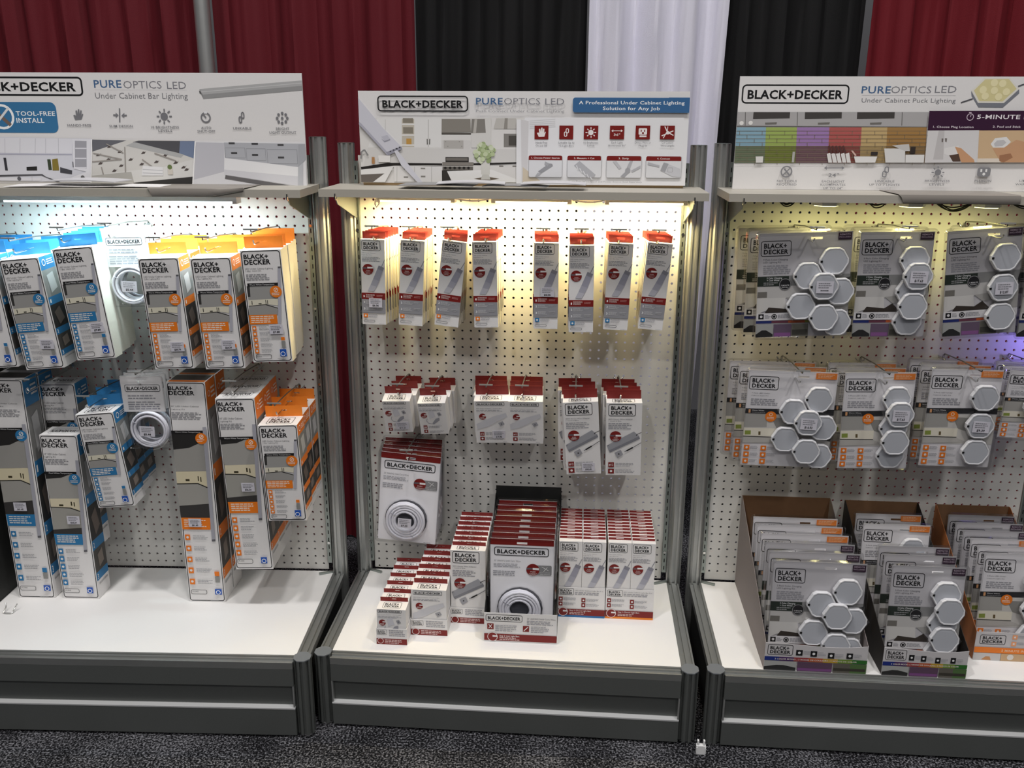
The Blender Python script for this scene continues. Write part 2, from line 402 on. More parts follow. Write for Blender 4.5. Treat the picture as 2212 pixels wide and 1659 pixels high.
def stand(b, zrow, label):
    mat, dz = BAY[b]; r = root('display_stand', label, 'display stand', mat, 'pegboard display stands')
    part('pegboard', pegboard(zrow), r)
    P = octo(.0222)
    for u in (UL, UR):
        for d, top in ((0, 1.333), (DF, .004)):
            mb = MB(); mb.prism([(u + x, -d + y) for x, y in P], 'z', -dz + .010, top, SILVER if d == 0 else DARKALU)
            po = part('upright' if d == 0 else 'corner_post', mb, r)
            mb = MB(); Q = octo(.0215, False)
            if d: mb.prism([(u + x, -d + y) for x, y in octo(.0226, False)], 'z', top, top + .003, CAPGREY)
            else: mb.prism([(u + x, -d + y) for x, y in Q], 'z', top, top + .0015, ZINC)
            part('end_cap', mb, po)
            mb = MB(); mb.prism([(u + x * .8, -d + y * .8) for x, y in Q], 'z', -dz + .0005, -dz + .0098, CHROME); part('foot', mb, po)
    for a, c in ((-.0275, -.0145), (.905, .918)):
        so = part('slotted_strip', slot_strip(a, c, zrow), r)
        for zz in (.10, .36, .62, .85, 1.09):
            mb = MB(); m = (a + c) / 2
            mb.prism([(m + .0042 * math.cos(t * math.pi / 5), zz + .0042 * math.sin(t * math.pi / 5)) for t in range(10)], 'y', -.0128, -.0101, CHROME); part('screw', mb, so)
    # deck and its rails
    mb = MB(); mb.box(-.026, -.478, -.016, .9215, -.008, 0, DECK); part('deck_panel', mb, r)
    for u in (UL, UR):
        s = 1 if u < 0 else -1; mb = MB()
        prof = [(.021, .0), (.021, -.02), (-.016, -.02), (-.016, .0), (-.011, .0), (-.011, -.006), (-.004, -.006), (-.004, .0), (.006, .0), (.006, -.006), (.014, -.006), (.014, 0)]
        mb.prism([(u + s * x, z) for x, z in prof], 'y', -DF + .0235, -.0235, RAIL); part('side_rail', mb, r)
        mb = MB(); mb.box(u - .004, -DF + .0235, -dz + .02, u + .004, -.0235, -.0203, BLACKP); part('side_panel', mb, r)
    a, c = UL + .0232, UR - .0232; y = -DF
    mb = MB()
    prof = [(y + .016, -.0005), (y + .016, -.02), (y - .020, -.02), (y - .020, -.0005), (y - .016, 0), (y - .013, -.0005), (y - .013, -.005), (y - .002, -.005), (y - .002, 0), (y + .004, 0), (y + .004, -.004), (y + .010, -.004), (y + .010, 0)]
    mb.prism(prof, 'x', a, c, RAIL); part('front_rail', mb, r)
    mb = MB()   # fascia: upper beam, recessed panel, lower beam with a bright lip
    mb.box(a, y - .020, -.072, c, y + .0, -.0205, DARKALU); part('upper_beam', mb, r)
    mb = MB(); mb.box(a, y - .007, -.1365, c, y - .002, -.0725, DARKALU); mb.box(a, y - .0195, -.1365, a + .004, y - .0072, -.0725, SILVER); mb.box(c - .004, y - .0195, -.1365, c, y - .0072, -.0725, SILVER)
    part('recessed_panel', mb, r)
    mb = MB(); mb.prism([(y - .0205, -.1405), (y - .0205, -.1445), (y - .002, -.1445), (y - .002, -.137), (y - .009, -.137)], 'x', a, c, M('lip_highlight_metal', 'DADBDB', .3, .4)); part('bright_lip', mb, r)  # aluminium lip toned lighter, overhead highlight put into its colour
    mb = MB(); mb.box(a, y - .020, -dz + .008, c, y, -.145, DARKALU); part('lower_beam', mb, r)
    for u, s in ((-.02, 1), (.9155, -1)):   # little locking tabs at the back corners
        mb = MB(); mb.box(-.022, -.004, 0, .022, .004, .006, ZINC)
        o = part('locking_tab', mb, r); o.location = (u + s * .014, -.026, .0004); o.rotation_euler = (0, 0, s * math.radians(-24))
        o.location.z = .0005
    if b == 'L':
        mb = MB(); mb.box(-.0320, -.30, .0006, -.0285, -.03, .80, BLACKP); part('black_side_panel', mb, r)
    return r
ZR = {'L': .0216, 'C': .0076, 'R': .0064}
stand('L', ZR['L'], 'left pegboard display stand with long lighting kit boxes, cut by the picture edge')
stand('C', ZR['C'], 'middle pegboard display stand with eight hooks in its top row')
stand('R', ZR['R'], 'right pegboard display stand with hexagonal puck light packs')

# ------------------------------------------------------------------ shelves and brackets
def shelf(b, u0, u1, z, label, yaw=0):
    mb = MB(); mb.box(u0, -.235, z - .020, u1, -.0135, z, SHELFM)
    return solo('shelf', mb, label, 'shelf', BAY[b][0], 'shelves under the signs', sm=None)
SHZ = {'L': 1.207, 'C': 1.222, 'R': 1.217}
shelf('L', -.045, .945, SHZ['L'], 'beige shelf board under the left sign with loose leaflets on it')
shelf('C', -.066, .948, SHZ['C'], 'beige shelf board under the middle sign, warm light bars below')
shelf('R', -.058, .955, SHZ['R'], 'beige shelf board under right sign with a drooping paper')
def bracket(b, u, label):
    z = SHZ[b] - .0203; mb = MB()
    mb.prism([(-.0002, z), (-.212, z), (-.214, z - .012), (-.205, z - .020), (-.0105, z - .075), (-.0002, z - .075)], 'x', u - .0012, u + .0012, ZINC)
    mb.box(u - .006, -.20, z - .0012, u + .006, -.02, z, ZINC)
    r = solo('shelf_bracket', mb, label, 'bracket', BAY[b][0] @ T4((0, -.0125, 0)), 'shelf brackets')
    m2 = MB(); m2.tube([(u, -.2145, z - .008), (u, -.2262, z - .004), (u, -.2265, z + .010)], .0022, CHROME, 8); part('end_prong', m2, r, 40)
    return r
bracket('L', .9115, 'triangular metal bracket under right end of left shelf')
bracket('C', -.021, 'triangular metal bracket under left end of middle shelf')
bracket('C', .9115, 'triangular metal bracket under right end of middle shelf')
bracket('R', -.021, 'triangular metal bracket under left end of right shelf')

# ------------------------------------------------------------------ light bars and puck lamps under the shelves
def light_bar(b, u0, u1, d, col, strength, power, label, group, hz=.0095):
    z = SHZ[b] - .0202; mb = MB()
    mb.box(u0, -d - .019, z - hz, u1, -d + .019, z, PUCKRIM)
    r = solo('light_bar', mb, label, 'light bar', BAY[b][0], group)
    m2 = MB(); m2.prism([(-d - .0185, z - hz - .0002), (-d - .0165, z - hz - .005), (-d + .0165, z - hz - .005), (-d + .0185, z - hz - .0002)], 'x', u0 + .012, u1 - .012, M('lit_diffuser_' + b, 'FFFFFF', .5, emis=(col, strength)))
    part('diffuser', m2, r, label='glowing diffuser strip')
    for a, c in ((u0, u0 + .0115), (u1 - .0115, u1)):
        m2 = MB(); m2.box(a, -d - .0192, z - hz - .0055, c, -d + .0192, z - hz - .0001, PUCKRIM); part('end_cap', m2, r)
    um = (u0 + u1) / 2
    area('bar_light', (um, -d, z - hz - .008), (um, -d + .05, z - 1), u1 - u0 - .03, power, col, r, size_y=.02)
    return r
WARM, COOL = (1.0, .79, .38), (.74, .95, 1.0)
for u0, u1, n in ((.062, .279, 'leftmost'), (.379, .597, 'centre'), (.687, .907, 'rightmost')):
    light_bar('C', u0, u1, .105, WARM, 7, 4.0, n + ' warm glowing light bar under the middle shelf', 'warm light bars under the middle shelf', .0155)
light_bar('L', .142, .77, .19, COOL, 8, 5.5, 'long cool white glowing light bar under the left shelf', None, .013)
z = SHZ['C'] - .0215
for path, lb in (([(.062, -.13, z - .012), (.062, -.14, z - .024), (.068, -.145, z - .032), (.074, -.145, z - .024), (.073, -.14, z - .012)], 'thin white cable loop at the left end of the warm light bars'),
                 ([(.283 + .0155 * t, -.15, z - .006 - .006 * math.sin(math.pi * t / 6)) for t in range(7)], 'thin white cable linking the left and centre warm light bars'),
                 ([(.600 + .0143 * t, -.15, z - .006 - .006 * math.sin(math.pi * t / 6)) for t in range(7)], 'thin white cable linking the centre and right warm light bars')):
    mb = MB(); mb.tube(path, .0022, CABLE, 6); solo('link_cable', mb, lb, 'cable', BAY['C'][0], 'cables of the warm light bars', sm=60)
def hexpts(r, rot=0, c=(0, 0)): return [(c[0] + r * math.cos(math.radians(60 * k + rot)), c[1] + r * math.sin(math.radians(60 * k + rot))) for k in range(6)]
YEL = (1.0, .90, .36)
for u, n, c, s, p in ((.205, 'leftmost', YEL, 3, .5), (.421, 'second', YEL, 3, .5), (.61, 'third', YEL, 3, .42)):
    z = SHZ['R'] - .0202; mb = MB(); mb.prism([(x, y) for x, y in hexpts(.036)], 'z', -.012, 0, PUCKRIM)
    r = solo('puck_lamp', mb, n + ' hexagonal puck lamp under the right shelf', 'puck lamp', at('R', u, .16 if u < .7 else .2, z), 'puck lamps under the right shelf')
    m2 = MB(); m2.prism(hexpts(.031), 'z', -.0142, -.0122, M('lit_puck_' + ('y' if c is YEL else 'v'), 'FFFFFF', .5, emis=(c, s))); part('diffuser', m2, r)
    area('puck_light', (0, 0, -.016), (0, 0 if u < .7 else .12, -1), .05, p, c, r)
VIO = (.30, .22, 1.0)
mb = MB(); mb.prism(hexpts(.036), 'z', -.012, 0, PUCKRIM); r = solo('puck_lamp', mb, 'assumed violet glowing puck lamp on the right upright, out of view', 'puck lamp', at('R', .9185, .085, .80) @ RY(90) @ RZ(0), 'assumed violet puck lamp')  # assumed lamp, unseen; added for the violet tint on the board
m2 = MB(); m2.prism(hexpts(.031), 'z', -.0142, -.0122, M('lit_puck_v', 'FFFFFF', .5, emis=(VIO, 5))); part('diffuser', m2, r)
area('puck_light', (0, 0, -.016), (0, .35, -1), .05, .30, VIO, r)  # tints the right end of the board violet; its source is assumed
rng = random.Random(4)
for u, wd_, lb in ((.105, .02, 'small black wire loop under left part of right shelf'), (.335, .03, 'black wires between first and second puck lamps'), (.530, .045, 'tangled black wire bundle between second and third puck lamps'), (.705, .03, 'black wires at right end under the right shelf')):
    mb = MB()
    for k in range(4):
        w = wd_ * rng.uniform(.7, 1.1); dr = rng.uniform(.006, .016) * (1.5 if wd_ > .04 else 1); z = SHZ['R'] - .0235; yy = -.15 - .002 * k
        mb.tube([(u - w + 2 * w * t / 10, yy + .004 * math.sin(t + k), z - dr * math.sin(math.pi * t / 10)) for t in range(11)], .0017, M('black_cable', '1B1B1B', .5), 6)
    solo('wire_bundle', mb, lb, 'cable', BAY['R'][0], 'wires under the right shelf', sm=60)

ART = {}
ART['kit_short'] = [
 ('O','1B1B1D',.018,.004,.982,.993,.08,.02),('logo2',.077,.027,.725,.122,False),('T','58585C','LED Under Cabinet Lighting',.081,.151,.766,.165,0),('T','58585C','*SUB*',.088,.171,.471,.183,0),('L','8E8E92',.085,.204,.675,.264,4),
 ('P','9F9E9B',[(.077,.309),(.863,.307),(.824,.435),(.071,.435)]),('P','3A3938',[(.068,.311),(.144,.311),(.129,.406),(.069,.406)]),('P','DDD8C4',[(.066,.433),(.815,.428),(.79,.489),(.5,.474),(.065,.486)]),('R','2A2723',.142,.442,.161,.475),
 ('R','2A2723',.312,.464,.386,.473),('R','2A2723',.491,.435,.506,.471),('R','2A2723',.534,.438,.549,.474),('P','9D9B97',[(.064,.488),(.499,.478),(.784,.511),(.76,.569),(.045,.569)]),('line','2A2826',(.059,.487),(.485,.477),.0164),
 ('line','2A2826',(.485,.477),(.784,.511),.0191),('P','222122',[(.093,.285),(.859,.285),(.851,.31),(.09,.31)]),('T','E8E8E8','*TEMP*',.143,.292,.76,.305,0),('R','@',.038,.567,.735,.651),('L','F3E7DA',.079,.575,.694,.643,4),
 ('P','B3B3BD',[(.896,.145),(.964,.145),(.822,.654),(.751,.654)]),('P','606066',[(.896,.145),(.964,.145),(.959,.161),(.891,.161)]),('C','@',.779,.365,.148),('ring','F5EDE4',.785,.349,.055,.014),
 ('line','F5EDE4',(.748,.361),(.821,.337),.0137),('L','F5EDE4',.674,.372,.872,.4,2),('R','@',.085,.666,.186,.709),('C','E8E8E8',.135,.688,.028),('L','A5A5A8',.251,.671,.543,.704,3),('R','@',.085,.717,.186,.759),
 ('C','E8E8E8',.136,.738,.028),('L','A5A5A8',.251,.722,.544,.754,3),('R','@',.087,.769,.189,.812),('C','E8E8E8',.138,.791,.028),('L','A5A5A8',.253,.774,.546,.807,3),('R','@',.089,.82,.192,.863),('C','E8E8E8',.14,.841,.028),
 ('L','A5A5A8',.256,.825,.55,.858,3),('R','@',.089,.873,.191,.916),('C','E8E8E8',.14,.894,.028),('L','A5A5A8',.256,.878,.55,.911,3),('R','@',.781,.772,.871,.802),('R','8F8F8C',.782,.805,.872,.87),('R','2458B4',.717,.882,.877,.948),
 ('ring','FFFFFF',.787,.925,.06,.014),('O','1B1B1D',.097,.925,.493,.969,.038,.011),('T','4A4A4A','PURE',.126,.937,.249,.95,0),('L','B0B0B0',.64,.96,.885,.974,1),]
ART['kit_long'] = [
 ('O','1B1B1D',.018,.003,.982,.996,.07,.02),('logo2',.039,.015,.704,.055,False),('T','58585C','24" LED Under Cabinet',.054,.1,.79,.106,0),('T','58585C','Lighting Kit',.056,.113,.42,.118,0),('L','8E8E92',.056,.128,.838,.162,5),
 ('P','9C9A95',[(.003,.22),(.85,.218),(.858,.385),(.006,.391)]),('P','2C2B2A',[(.002,.221),(.849,.219),(.835,.253),(.425,.284),(.005,.293)]),('P','D9CFB0',[(.006,.391),(.857,.387),(.834,.462),(.566,.442),(.007,.446)]),
 ('R','3A3420',.244,.424,.35,.433),('R','3A3420',.575,.41,.601,.432),('R','3A3420',.639,.413,.667,.435),('P','A19F99',[(.006,.447),(.564,.444),(.841,.464),(.826,.541),(.008,.547)]),('line','2A2826',(-.002,.446),(.565,.443),.0252),
 ('line','2A2826',(.565,.443),(.837,.463),.0294),('P','3B3938',[(.005,.546),(.831,.534),(.816,.599),(.011,.601)]),('P','222122',[(-.01,.209),(.837,.207),(.837,.219),(-.006,.221)]),('T','E8E8E8','*TEMP*',.098,.212,.761,.217,0),
 ('P','@',[(.02,.6),(.811,.599),(.781,.654),(.024,.654)]),('L','F3E7DA',.084,.607,.709,.645,4),('P','A9A9B2',[(.835,.192),(.932,.191),(.887,.707),(.79,.709)]),('P','66666A',[(.791,.7),(.888,.698),(.886,.708),(.79,.709)]),
 ('C','@',.773,.242,.155),('ring','F5EDE4',.778,.234,.059,.017),('line','F5EDE4',(.737,.24),(.819,.228),.0168),('L','F5EDE4',.66,.245,.874,.257,2),('R','@',.072,.678,.209,.704),('C','E8E8E8',.14,.691,.036),
 ('L','A5A5A8',.285,.681,.695,.701,3),('R','@',.074,.73,.212,.756),('C','E8E8E8',.143,.743,.036),('L','A5A5A8',.289,.732,.702,.753,3),('R','@',.072,.782,.211,.808),('C','E8E8E8',.142,.795,.036),('L','A5A5A8',.289,.784,.704,.805,3),
 ('R','@',.076,.833,.215,.861),('C','E8E8E8',.145,.847,.036),('L','A5A5A8',.293,.836,.711,.857,3),('R','@',.078,.887,.219,.914),('C','E8E8E8',.148,.9,.036),('L','A5A5A8',.297,.89,.718,.911,3),('R','@',.781,.851,.91,.872),
 ('R','8F8F8C',.785,.874,.909,.903),('R','2458B4',.747,.935,.932,.962),('ring','FFFFFF',.836,.951,.063,.017),('O','1B1B1D',.086,.939,.526,.961,.042,.013),('T','4A4A4A','PURE',.132,.945,.292,.951,0),('L','B0B0B0',.604,.986,.945,.994,1),]
ART['kit_mid'] = [
 ('O','1B1B1D',.018,.004,.982,.994,.07,.02),('logo2',.049,.017,.731,.07,False),('T','58585C','10" LED Under Cabinet',.061,.105,.639,.116,0),('T','58585C','Lighting Kit',.067,.121,.363,.13,0),('L','8E8E92',.058,.138,.688,.174,4),
 ('P','A5A39E',[(.01,.227),(.859,.227),(.872,.373),(.032,.376)]),('P','2C2B2A',[(.009,.228),(.675,.228),(.424,.25),(.013,.257)]),('P','DFD5B8',[(.032,.376),(.872,.373),(.856,.451),(.568,.43),(.036,.426)]),('R','3A3420',.263,.41,.379,.421),
 ('R','3A3420',.587,.393,.623,.417),('R','3A3420',.666,.396,.694,.421),('P','A19F98',[(.035,.428),(.567,.432),(.854,.455),(.808,.561),(.005,.567)]),('line','2A2826',(.019,.427),(.567,.431),.0243),
 ('line','2A2826',(.567,.431),(.847,.453),.0284),('P','3B3938',[(.006,.565),(.813,.551),(.797,.591),(.004,.591)]),('P','222122',[(.006,.213),(.866,.213),(.862,.228),(.005,.228)]),('T','E8E8E8','*TEMP*',.115,.217,.748,.226,0),
 ('P','@',[(.004,.591),(.797,.591),(.767,.657),(.02,.657)]),('L','F3E7DA',.078,.598,.706,.647,4),('P','A9A9B2',[(.878,.144),(.969,.144),(.857,.699),(.765,.701)]),('P','66666A',[(.768,.688),(.859,.686),(.857,.699),(.765,.701)]),
 ('C','@',.787,.257,.154),('ring','F5EDE4',.793,.246,.057,.016),('line','F5EDE4',(.753,.254),(.833,.239),.0162),('L','F5EDE4',.673,.262,.888,.278,2),('R','@',.064,.681,.194,.714),('C','E8E8E8',.129,.697,.035),
 ('L','A5A5A8',.268,.684,.658,.71,3),('R','@',.066,.729,.197,.763),('C','E8E8E8',.131,.746,.035),('L','A5A5A8',.271,.733,.662,.759,3),('R','@',.068,.778,.199,.812),('C','E8E8E8',.133,.795,.035),('L','A5A5A8',.273,.782,.665,.808,3),
 ('R','@',.07,.827,.201,.861),('C','E8E8E8',.135,.844,.035),('L','A5A5A8',.276,.831,.669,.858,3),('R','@',.071,.877,.203,.912),('C','E8E8E8',.137,.895,.035),('L','A5A5A8',.278,.881,.673,.908,3),('R','2458B4',.707,.923,.872,.961),
 ('ring','FFFFFF',.787,.946,.061,.016),('O','1B1B1D',.07,.933,.491,.961,.041,.012),('T','4A4A4A','PURE',.112,.94,.258,.949,0),]
ART['lightbar'] = [
 ('logo2',.041,.013,.821,.131,True),('T','5C5C62','LED Under Cabinet',.048,.152,.614,.16,0),('T','5C5C62','Light Bar,9 in.',.043,.174,.456,.183,0),('L','9A9AA0',.046,.199,.812,.26,4),('line','8A8A92',(1.009,.228),(.861,.31),.0264),
 ('P','8A8A94',[(.74,.298),(.967,.324),(.903,.363),(.679,.338)]),('P','9E9EAC',[(.679,.338),(.903,.363),(.748,.481),(.497,.456)]),('P','ABABB7',[(.497,.456),(.748,.481),(.633,.547),(.383,.529)]),
 ('P','BFBFC8',[(.383,.529),(.633,.547),(.511,.605),(.254,.601)]),('C','7E211E',.288,.346,.226),('P','6A6268',[(.06,.325),(.256,.325),(.257,.342),(.062,.341)]),('P','F0EEEE',[(.262,.317),(.503,.318),(.512,.335),(.265,.338)]),
 ('T','EFE8E6','PUSH',.221,.356,.374,.365,1),('T','EFE8E6','CONNECT',.169,.373,.429,.379,1),('T','EFE8E6','INSTALL',.201,.387,.392,.395,1),('R','7E211E',.0,.622,1.0,.699),('R','95959A',.0,.699,1.0,.86),
 ('T','FFFFFF','1',.077,.651,.126,.676,1),('T','FFFFFF','2',.077,.72,.141,.743,1),('T','FFFFFF','3',.079,.797,.142,.822,1),('L','E2C8C4',.174,.635,.578,.681,4),('L','C98884',.627,.643,.901,.67,2),('L','C9C9CC',.175,.713,.592,.755,4),
 ('L','B5B5B8',.626,.716,.887,.733,2),('L','C9C9CC',.183,.787,.581,.828,4),('L','B5B5B8',.632,.785,.894,.816,2),('R','@',.064,.869,.242,.914),('C','E8E8E8',.153,.892,.042),('L','9A9AA0',.283,.875,.699,.911,3),
 ('O','55555A',.061,.945,.549,.971,.053,.015),('T','6A6A6A','PURE',.115,.954,.277,.961,0),('L','B5B5B8',.706,.984,.952,.991,1),]
ART['adapter_small'] = [
 ('logo1',.031,.016,.855,.099),('T','66666C','24W Plug-In Adapter + Control Box',.027,.148,.841,.163,0),('L','A0A0A6',.041,.193,.851,.26,3),('P','D0D0D6',[(.343,.278),(.524,.228),(.606,.437),(.383,.502)]),
 ('P','9C9CA2',[(.659,.319),(.762,.289),(.831,.384),(.715,.419)]),('C','1B1B1D',.741,.354,.017),('line','A0A0A6',(.295,.486),(.257,.56),.0166),('line','A0A0A6',(.257,.56),(.323,.644),.0166),('line','A0A0A6',(.323,.644),(.498,.665),.0166),
 ('P','9A9AA2',[(.6,.494),(.73,.464),(.734,.549),(.506,.682),(.464,.637)]),('C','7E211E',.188,.386,.116),('R','EEEEEE',.193,.347,.308,.379),('L','E8D8D6',.107,.404,.259,.458,2),('R','7E211E',.126,.706,.26,.81),
 ('T','F0E8E6','#6',.146,.731,.24,.788,1),('R','7E211E',.129,.846,.268,.949),('C','E8E8E8',.2,.897,.03),('L','A5A5AA',.315,.713,.808,.799,3),('L','A5A5AA',.316,.879,.869,.955,3),]
ART['adapter_mid'] = [
 ('logo1',.054,.026,.884,.114),('T','66666C','48W Plug-In Adapter + Control Box',.056,.164,.807,.179,0),('L','A0A0A6',.055,.203,.827,.251,2),('P','CFCFD4',[(.031,.545),(.533,.367),(.913,.279),(.952,.363),(.338,.614),(.056,.669)]),
 ('C','7E211E',.227,.364,.103),('R','EEEEEE',.228,.334,.333,.357),('L','E8D8D6',.159,.379,.299,.418,2),('P','A2A2A8',[(.673,.518),(.809,.475),(.864,.545),(.744,.602)]),('C','1B1B1D',.767,.542,.016),('R','7E211E',.119,.733,.253,.82),
 ('T','F0E8E6','#12',.135,.757,.237,.796,1),('R','7E211E',.119,.85,.25,.935),('C','E8E8E8',.186,.891,.03),('L','A5A5AA',.292,.735,.807,.811,3),('L','A5A5AA',.29,.852,.831,.927,3),('L','B5B5B8',.79,.96,.957,.976,1),]
ART['adapter_large'] = [
 ('logo2',.057,.014,.827,.178,True),('T','5C5C62','48W Direct Wire Adapter',.055,.21,.744,.227,0),('T','5C5C62','+ Control Box',.055,.236,.426,.251,0),('L','9A9AA0',.06,.269,.723,.362,4),
 ('P','9FA0A6',[(.019,.581),(.786,.385),(.936,.449),(.077,.651)]),('P','84858C',[(.077,.651),(.936,.449),(.96,.483),(.114,.681)]),('C','1B1B1D',.857,.437,.013),('C','1B1B1D',.062,.582,.011),('line','1B1B1D',(.857,.428),(.998,.396),.0159),
 ('line','55555A',(.749,.611),(1.001,.537),.0159),('line','1B1B1D',(.583,.654),(.762,.606),.0423),('line','8A8A90',(.53,.665),(.588,.652),.0238),('P','A0A0A6',[(.237,.681),(.418,.638),(.493,.705),(.338,.755)]),('C','1B1B1D',.367,.698,.021),
 ('C','7E211E',.267,.452,.166),('R','EEEEEE',.267,.43,.434,.454),('R','6A6268',.111,.432,.249,.452),('T','EFE8E6','PUSH',.219,.466,.323,.479,1),('T','EFE8E6','CONNECT',.174,.486,.365,.498,1),('T','EFE8E6','INSTALL',.195,.503,.338,.513,1),
 ('R','7E211E',.067,.814,.233,.882),('T','F0E8E6','#12',.086,.833,.214,.864,1),('R','7E211E',.063,.906,.233,.973),('C','E8E8E8',.149,.94,.037),('L','A5A5AA',.274,.818,.819,.874,3),('L','A5A5AA',.273,.911,.847,.964,3),]
ART['wire'] = [
 ('R','7E211E',0,0,1,.018),('R','7E211E',0,.018,.418,.066),('R','7E211E',.582,.018,1,.066),('R','7E211E',.418,.018,.582,.032),('R','7E211E',.418,.054,.582,.066),('logo1',.06,.088,.921,.18),
 ('T','6A6A70',"25' 20AWG Solid Core Wire",.058,.225,.477,.243,0),('L','9A9AA0',.052,.262,.489,.307,3),('L','9A9AA0',.043,.339,.407,.4,3),('RR','8B8B8D',.703,.271,.97,.378,.022),('C','7E211E',.674,.322,.105),
 ('P','F0EEEE',[(.67,.301),(.769,.302),(.771,.323),(.672,.322)]),('P','6A6268',[(.571,.302),(.661,.301),(.663,.319),(.573,.32)]),('T','EFE8E6','PUSH',.637,.336,.717,.348,1),('T','EFE8E6','CONNECT',.612,.358,.744,.369,1),
 ('T','EFE8E6','INSTALL',.63,.373,.728,.386,1),('line','E0E0E0',(.813,.285),(.919,.323),.009),('line','E0E0E0',(.904,.288),(.841,.338),.009),('T','E8E8E8','CUT CUSTOM',.787,.343,.947,.352,0),
 ('T','E8E8E8','WIRE LENGTHS',.784,.36,.949,.37,0),('C','45464E',.474,.735,.364),('L','B5B5B8',.796,.979,.969,.994,1),]
ART['tray_wire'] = [
 ('logo1',.022,.058,.526,.293),('T','606066',"25' 20AWG Solid Core Wire",.587,.127,.98,.183,0),('L','A0A0A6',.587,.216,.958,.376,3),('R','7E211E',.042,.369,.131,.57),('line','EEEEEE',(.062,.401),(.109,.537),.0086),
 ('line','EEEEEE',(.108,.402),(.062,.537),.0086),('R','7E211E',.534,.41,.619,.609),('line','EEEEEE',(.548,.576),(.605,.442),.0114),('L','A5A5AA',.152,.402,.46,.646,4),('L','A5A5AA',.644,.407,.905,.649,4),('R','7E211E',.0,.715,1.0,.95),
 ('C','7E211E',.115,.822,.071),('ring','EEE6E4',.115,.822,.071,.007),('R','EEEEEE',.115,.769,.183,.822),('T','F0E6E4','Step 2: Link Light Bars',.212,.748,.486,.806,1),('L','E2C8C4',.212,.823,.492,.936,2),]
ART['tray_bars'] = [
 ('logo2',.028,.032,.346,.256,True),('T','606066','LED Under Cabinet Light Bar,9 in.',.367,.076,.964,.108,0),('L','A0A0A6',.367,.14,.948,.252,2),('R','7E211E',.031,.323,.113,.459),('C','E8E8E8',.072,.391,.02),
 ('L','A5A5AA',.125,.339,.4,.436,3),('R','7E211E',.03,.49,.112,.627),('C','E8E8E8',.071,.558,.02),('L','A5A5AA',.124,.506,.4,.603,3),('R','7E211E',.507,.343,.591,.479),('C','E8E8E8',.549,.411,.02),('L','A5A5AA',.602,.36,.878,.456,3),
 ('R','7E211E',.508,.51,.592,.647),('C','E8E8E8',.55,.578,.02),('L','A5A5AA',.602,.526,.879,.624,3),('R','7E211E',.0,.724,1.0,.941),('R','@',0,.935,1,1),('C','7E211E',.123,.821,.101),('ring','EEE6E4',.123,.821,.101,.011),
 ('R','EEEEEE',.123,.769,.217,.819),('T','F0E6E4','Step 1: Choose Light Bars',.262,.745,.711,.791,1),('L','E2C8C4',.261,.818,.701,.913,2),]
ART['tray_adapter'] = [
 ('logo2',.019,.069,.344,.397,True),('L','A0A0A6',.417,.052,.957,.492,4),('R','7E211E',.0,.626,1.0,.991),('C','7E211E',.131,.779,.102),('ring','EEE6E4',.131,.779,.102,.015),('L','E2C8C4',.275,.671,.865,.958,3),]
ART['clam_colour'] = [
 ('logo2',.026,.07,.354,.217,True),('T','606066','*N*-Pack Color Changing',.056,.239,.32,.255,0),('T','606066','LED Lighting Kit',.057,.263,.251,.279,0),('L','9A9AA0',.059,.298,.366,.389,5),
 ('P','8D8D8C',[(.001,.405),(1.0,.4),(1.0,.536),(.0,.542)]),('P','C6C4C1',[(-.001,.504),(1.001,.498),(.998,.618),(-.002,.624)]),('P','77746E',[(.01,.556),(.111,.555),(.111,.612),(.007,.613)]),
 ('P','D6D4D0',[(-.005,.617),(.312,.615),(.325,.725),(.102,.74),(.003,.775)]),('P','3B342E',[(.134,.708),(.325,.725),(.407,.676),(.502,.758),(.094,.76)]),('P','A8A6A2',[(.32,.615),(.525,.594),(.62,.675),(.407,.676)]),
 ('P','2D2D2F',[(.763,.483),(.998,.427),(1.0,.605),(.86,.592)]),('P','B8B6B2',[(.525,.594),(.921,.591),(.997,.673),(.998,.755),(.502,.758)]),('P','2A332C',[(.0,.409),(.341,.407),(.338,.502),(.0,.501)]),
 ('T','E6E6E6','3 Color Changing',.101,.414,.267,.431,1),('T','E6E6E6','+ Cool White',.102,.437,.238,.453,1),('L','A8A8A8',.068,.462,.23,.497,2),('C','242426',.302,.485,.067),('ring','9A9A9A',.302,.485,.064,.006),
 ('T','DDDDDD','5 MINUTE',.258,.488,.347,.502,1),('T','DDDDDD','INSTALL',.268,.508,.338,.519,1),('P','E3E1E2',[(.001,.764),(1.001,.757),(1.0,.831),(-.0,.837)]),('R','1B1B1D',.025,.772,.084,.823),('C','E3E1E2',.056,.797,.015),
 ('C','1B1B1D',.198,.798,.03),('ring','E3E1E2',.198,.798,.02,.005),('L','A5A5AA',.094,.777,.162,.817,3),('L','A5A5AA',.238,.776,.414,.816,3),('R','24306E',-.0,.84,.172,.864),('R','6A3A4A',.171,.839,.355,.862),
 ('R','B0552E',.354,.838,.538,.861),('R','8A8A35',.536,.837,.72,.86),('R','A9AAA8',-.005,.874,.194,1.0),('P','2B2B2B',[(.0,.973),(.068,.931),(.114,.931),(.189,.971),(.191,1.0),(.002,1.001)]),('R','6B5A6E',.197,.873,.392,.999),
 ('R','8A5A90',.204,.958,.384,.993),('R','6F6D63',.393,.872,.574,.997),('R','4A4842',.401,.929,.566,.983),]
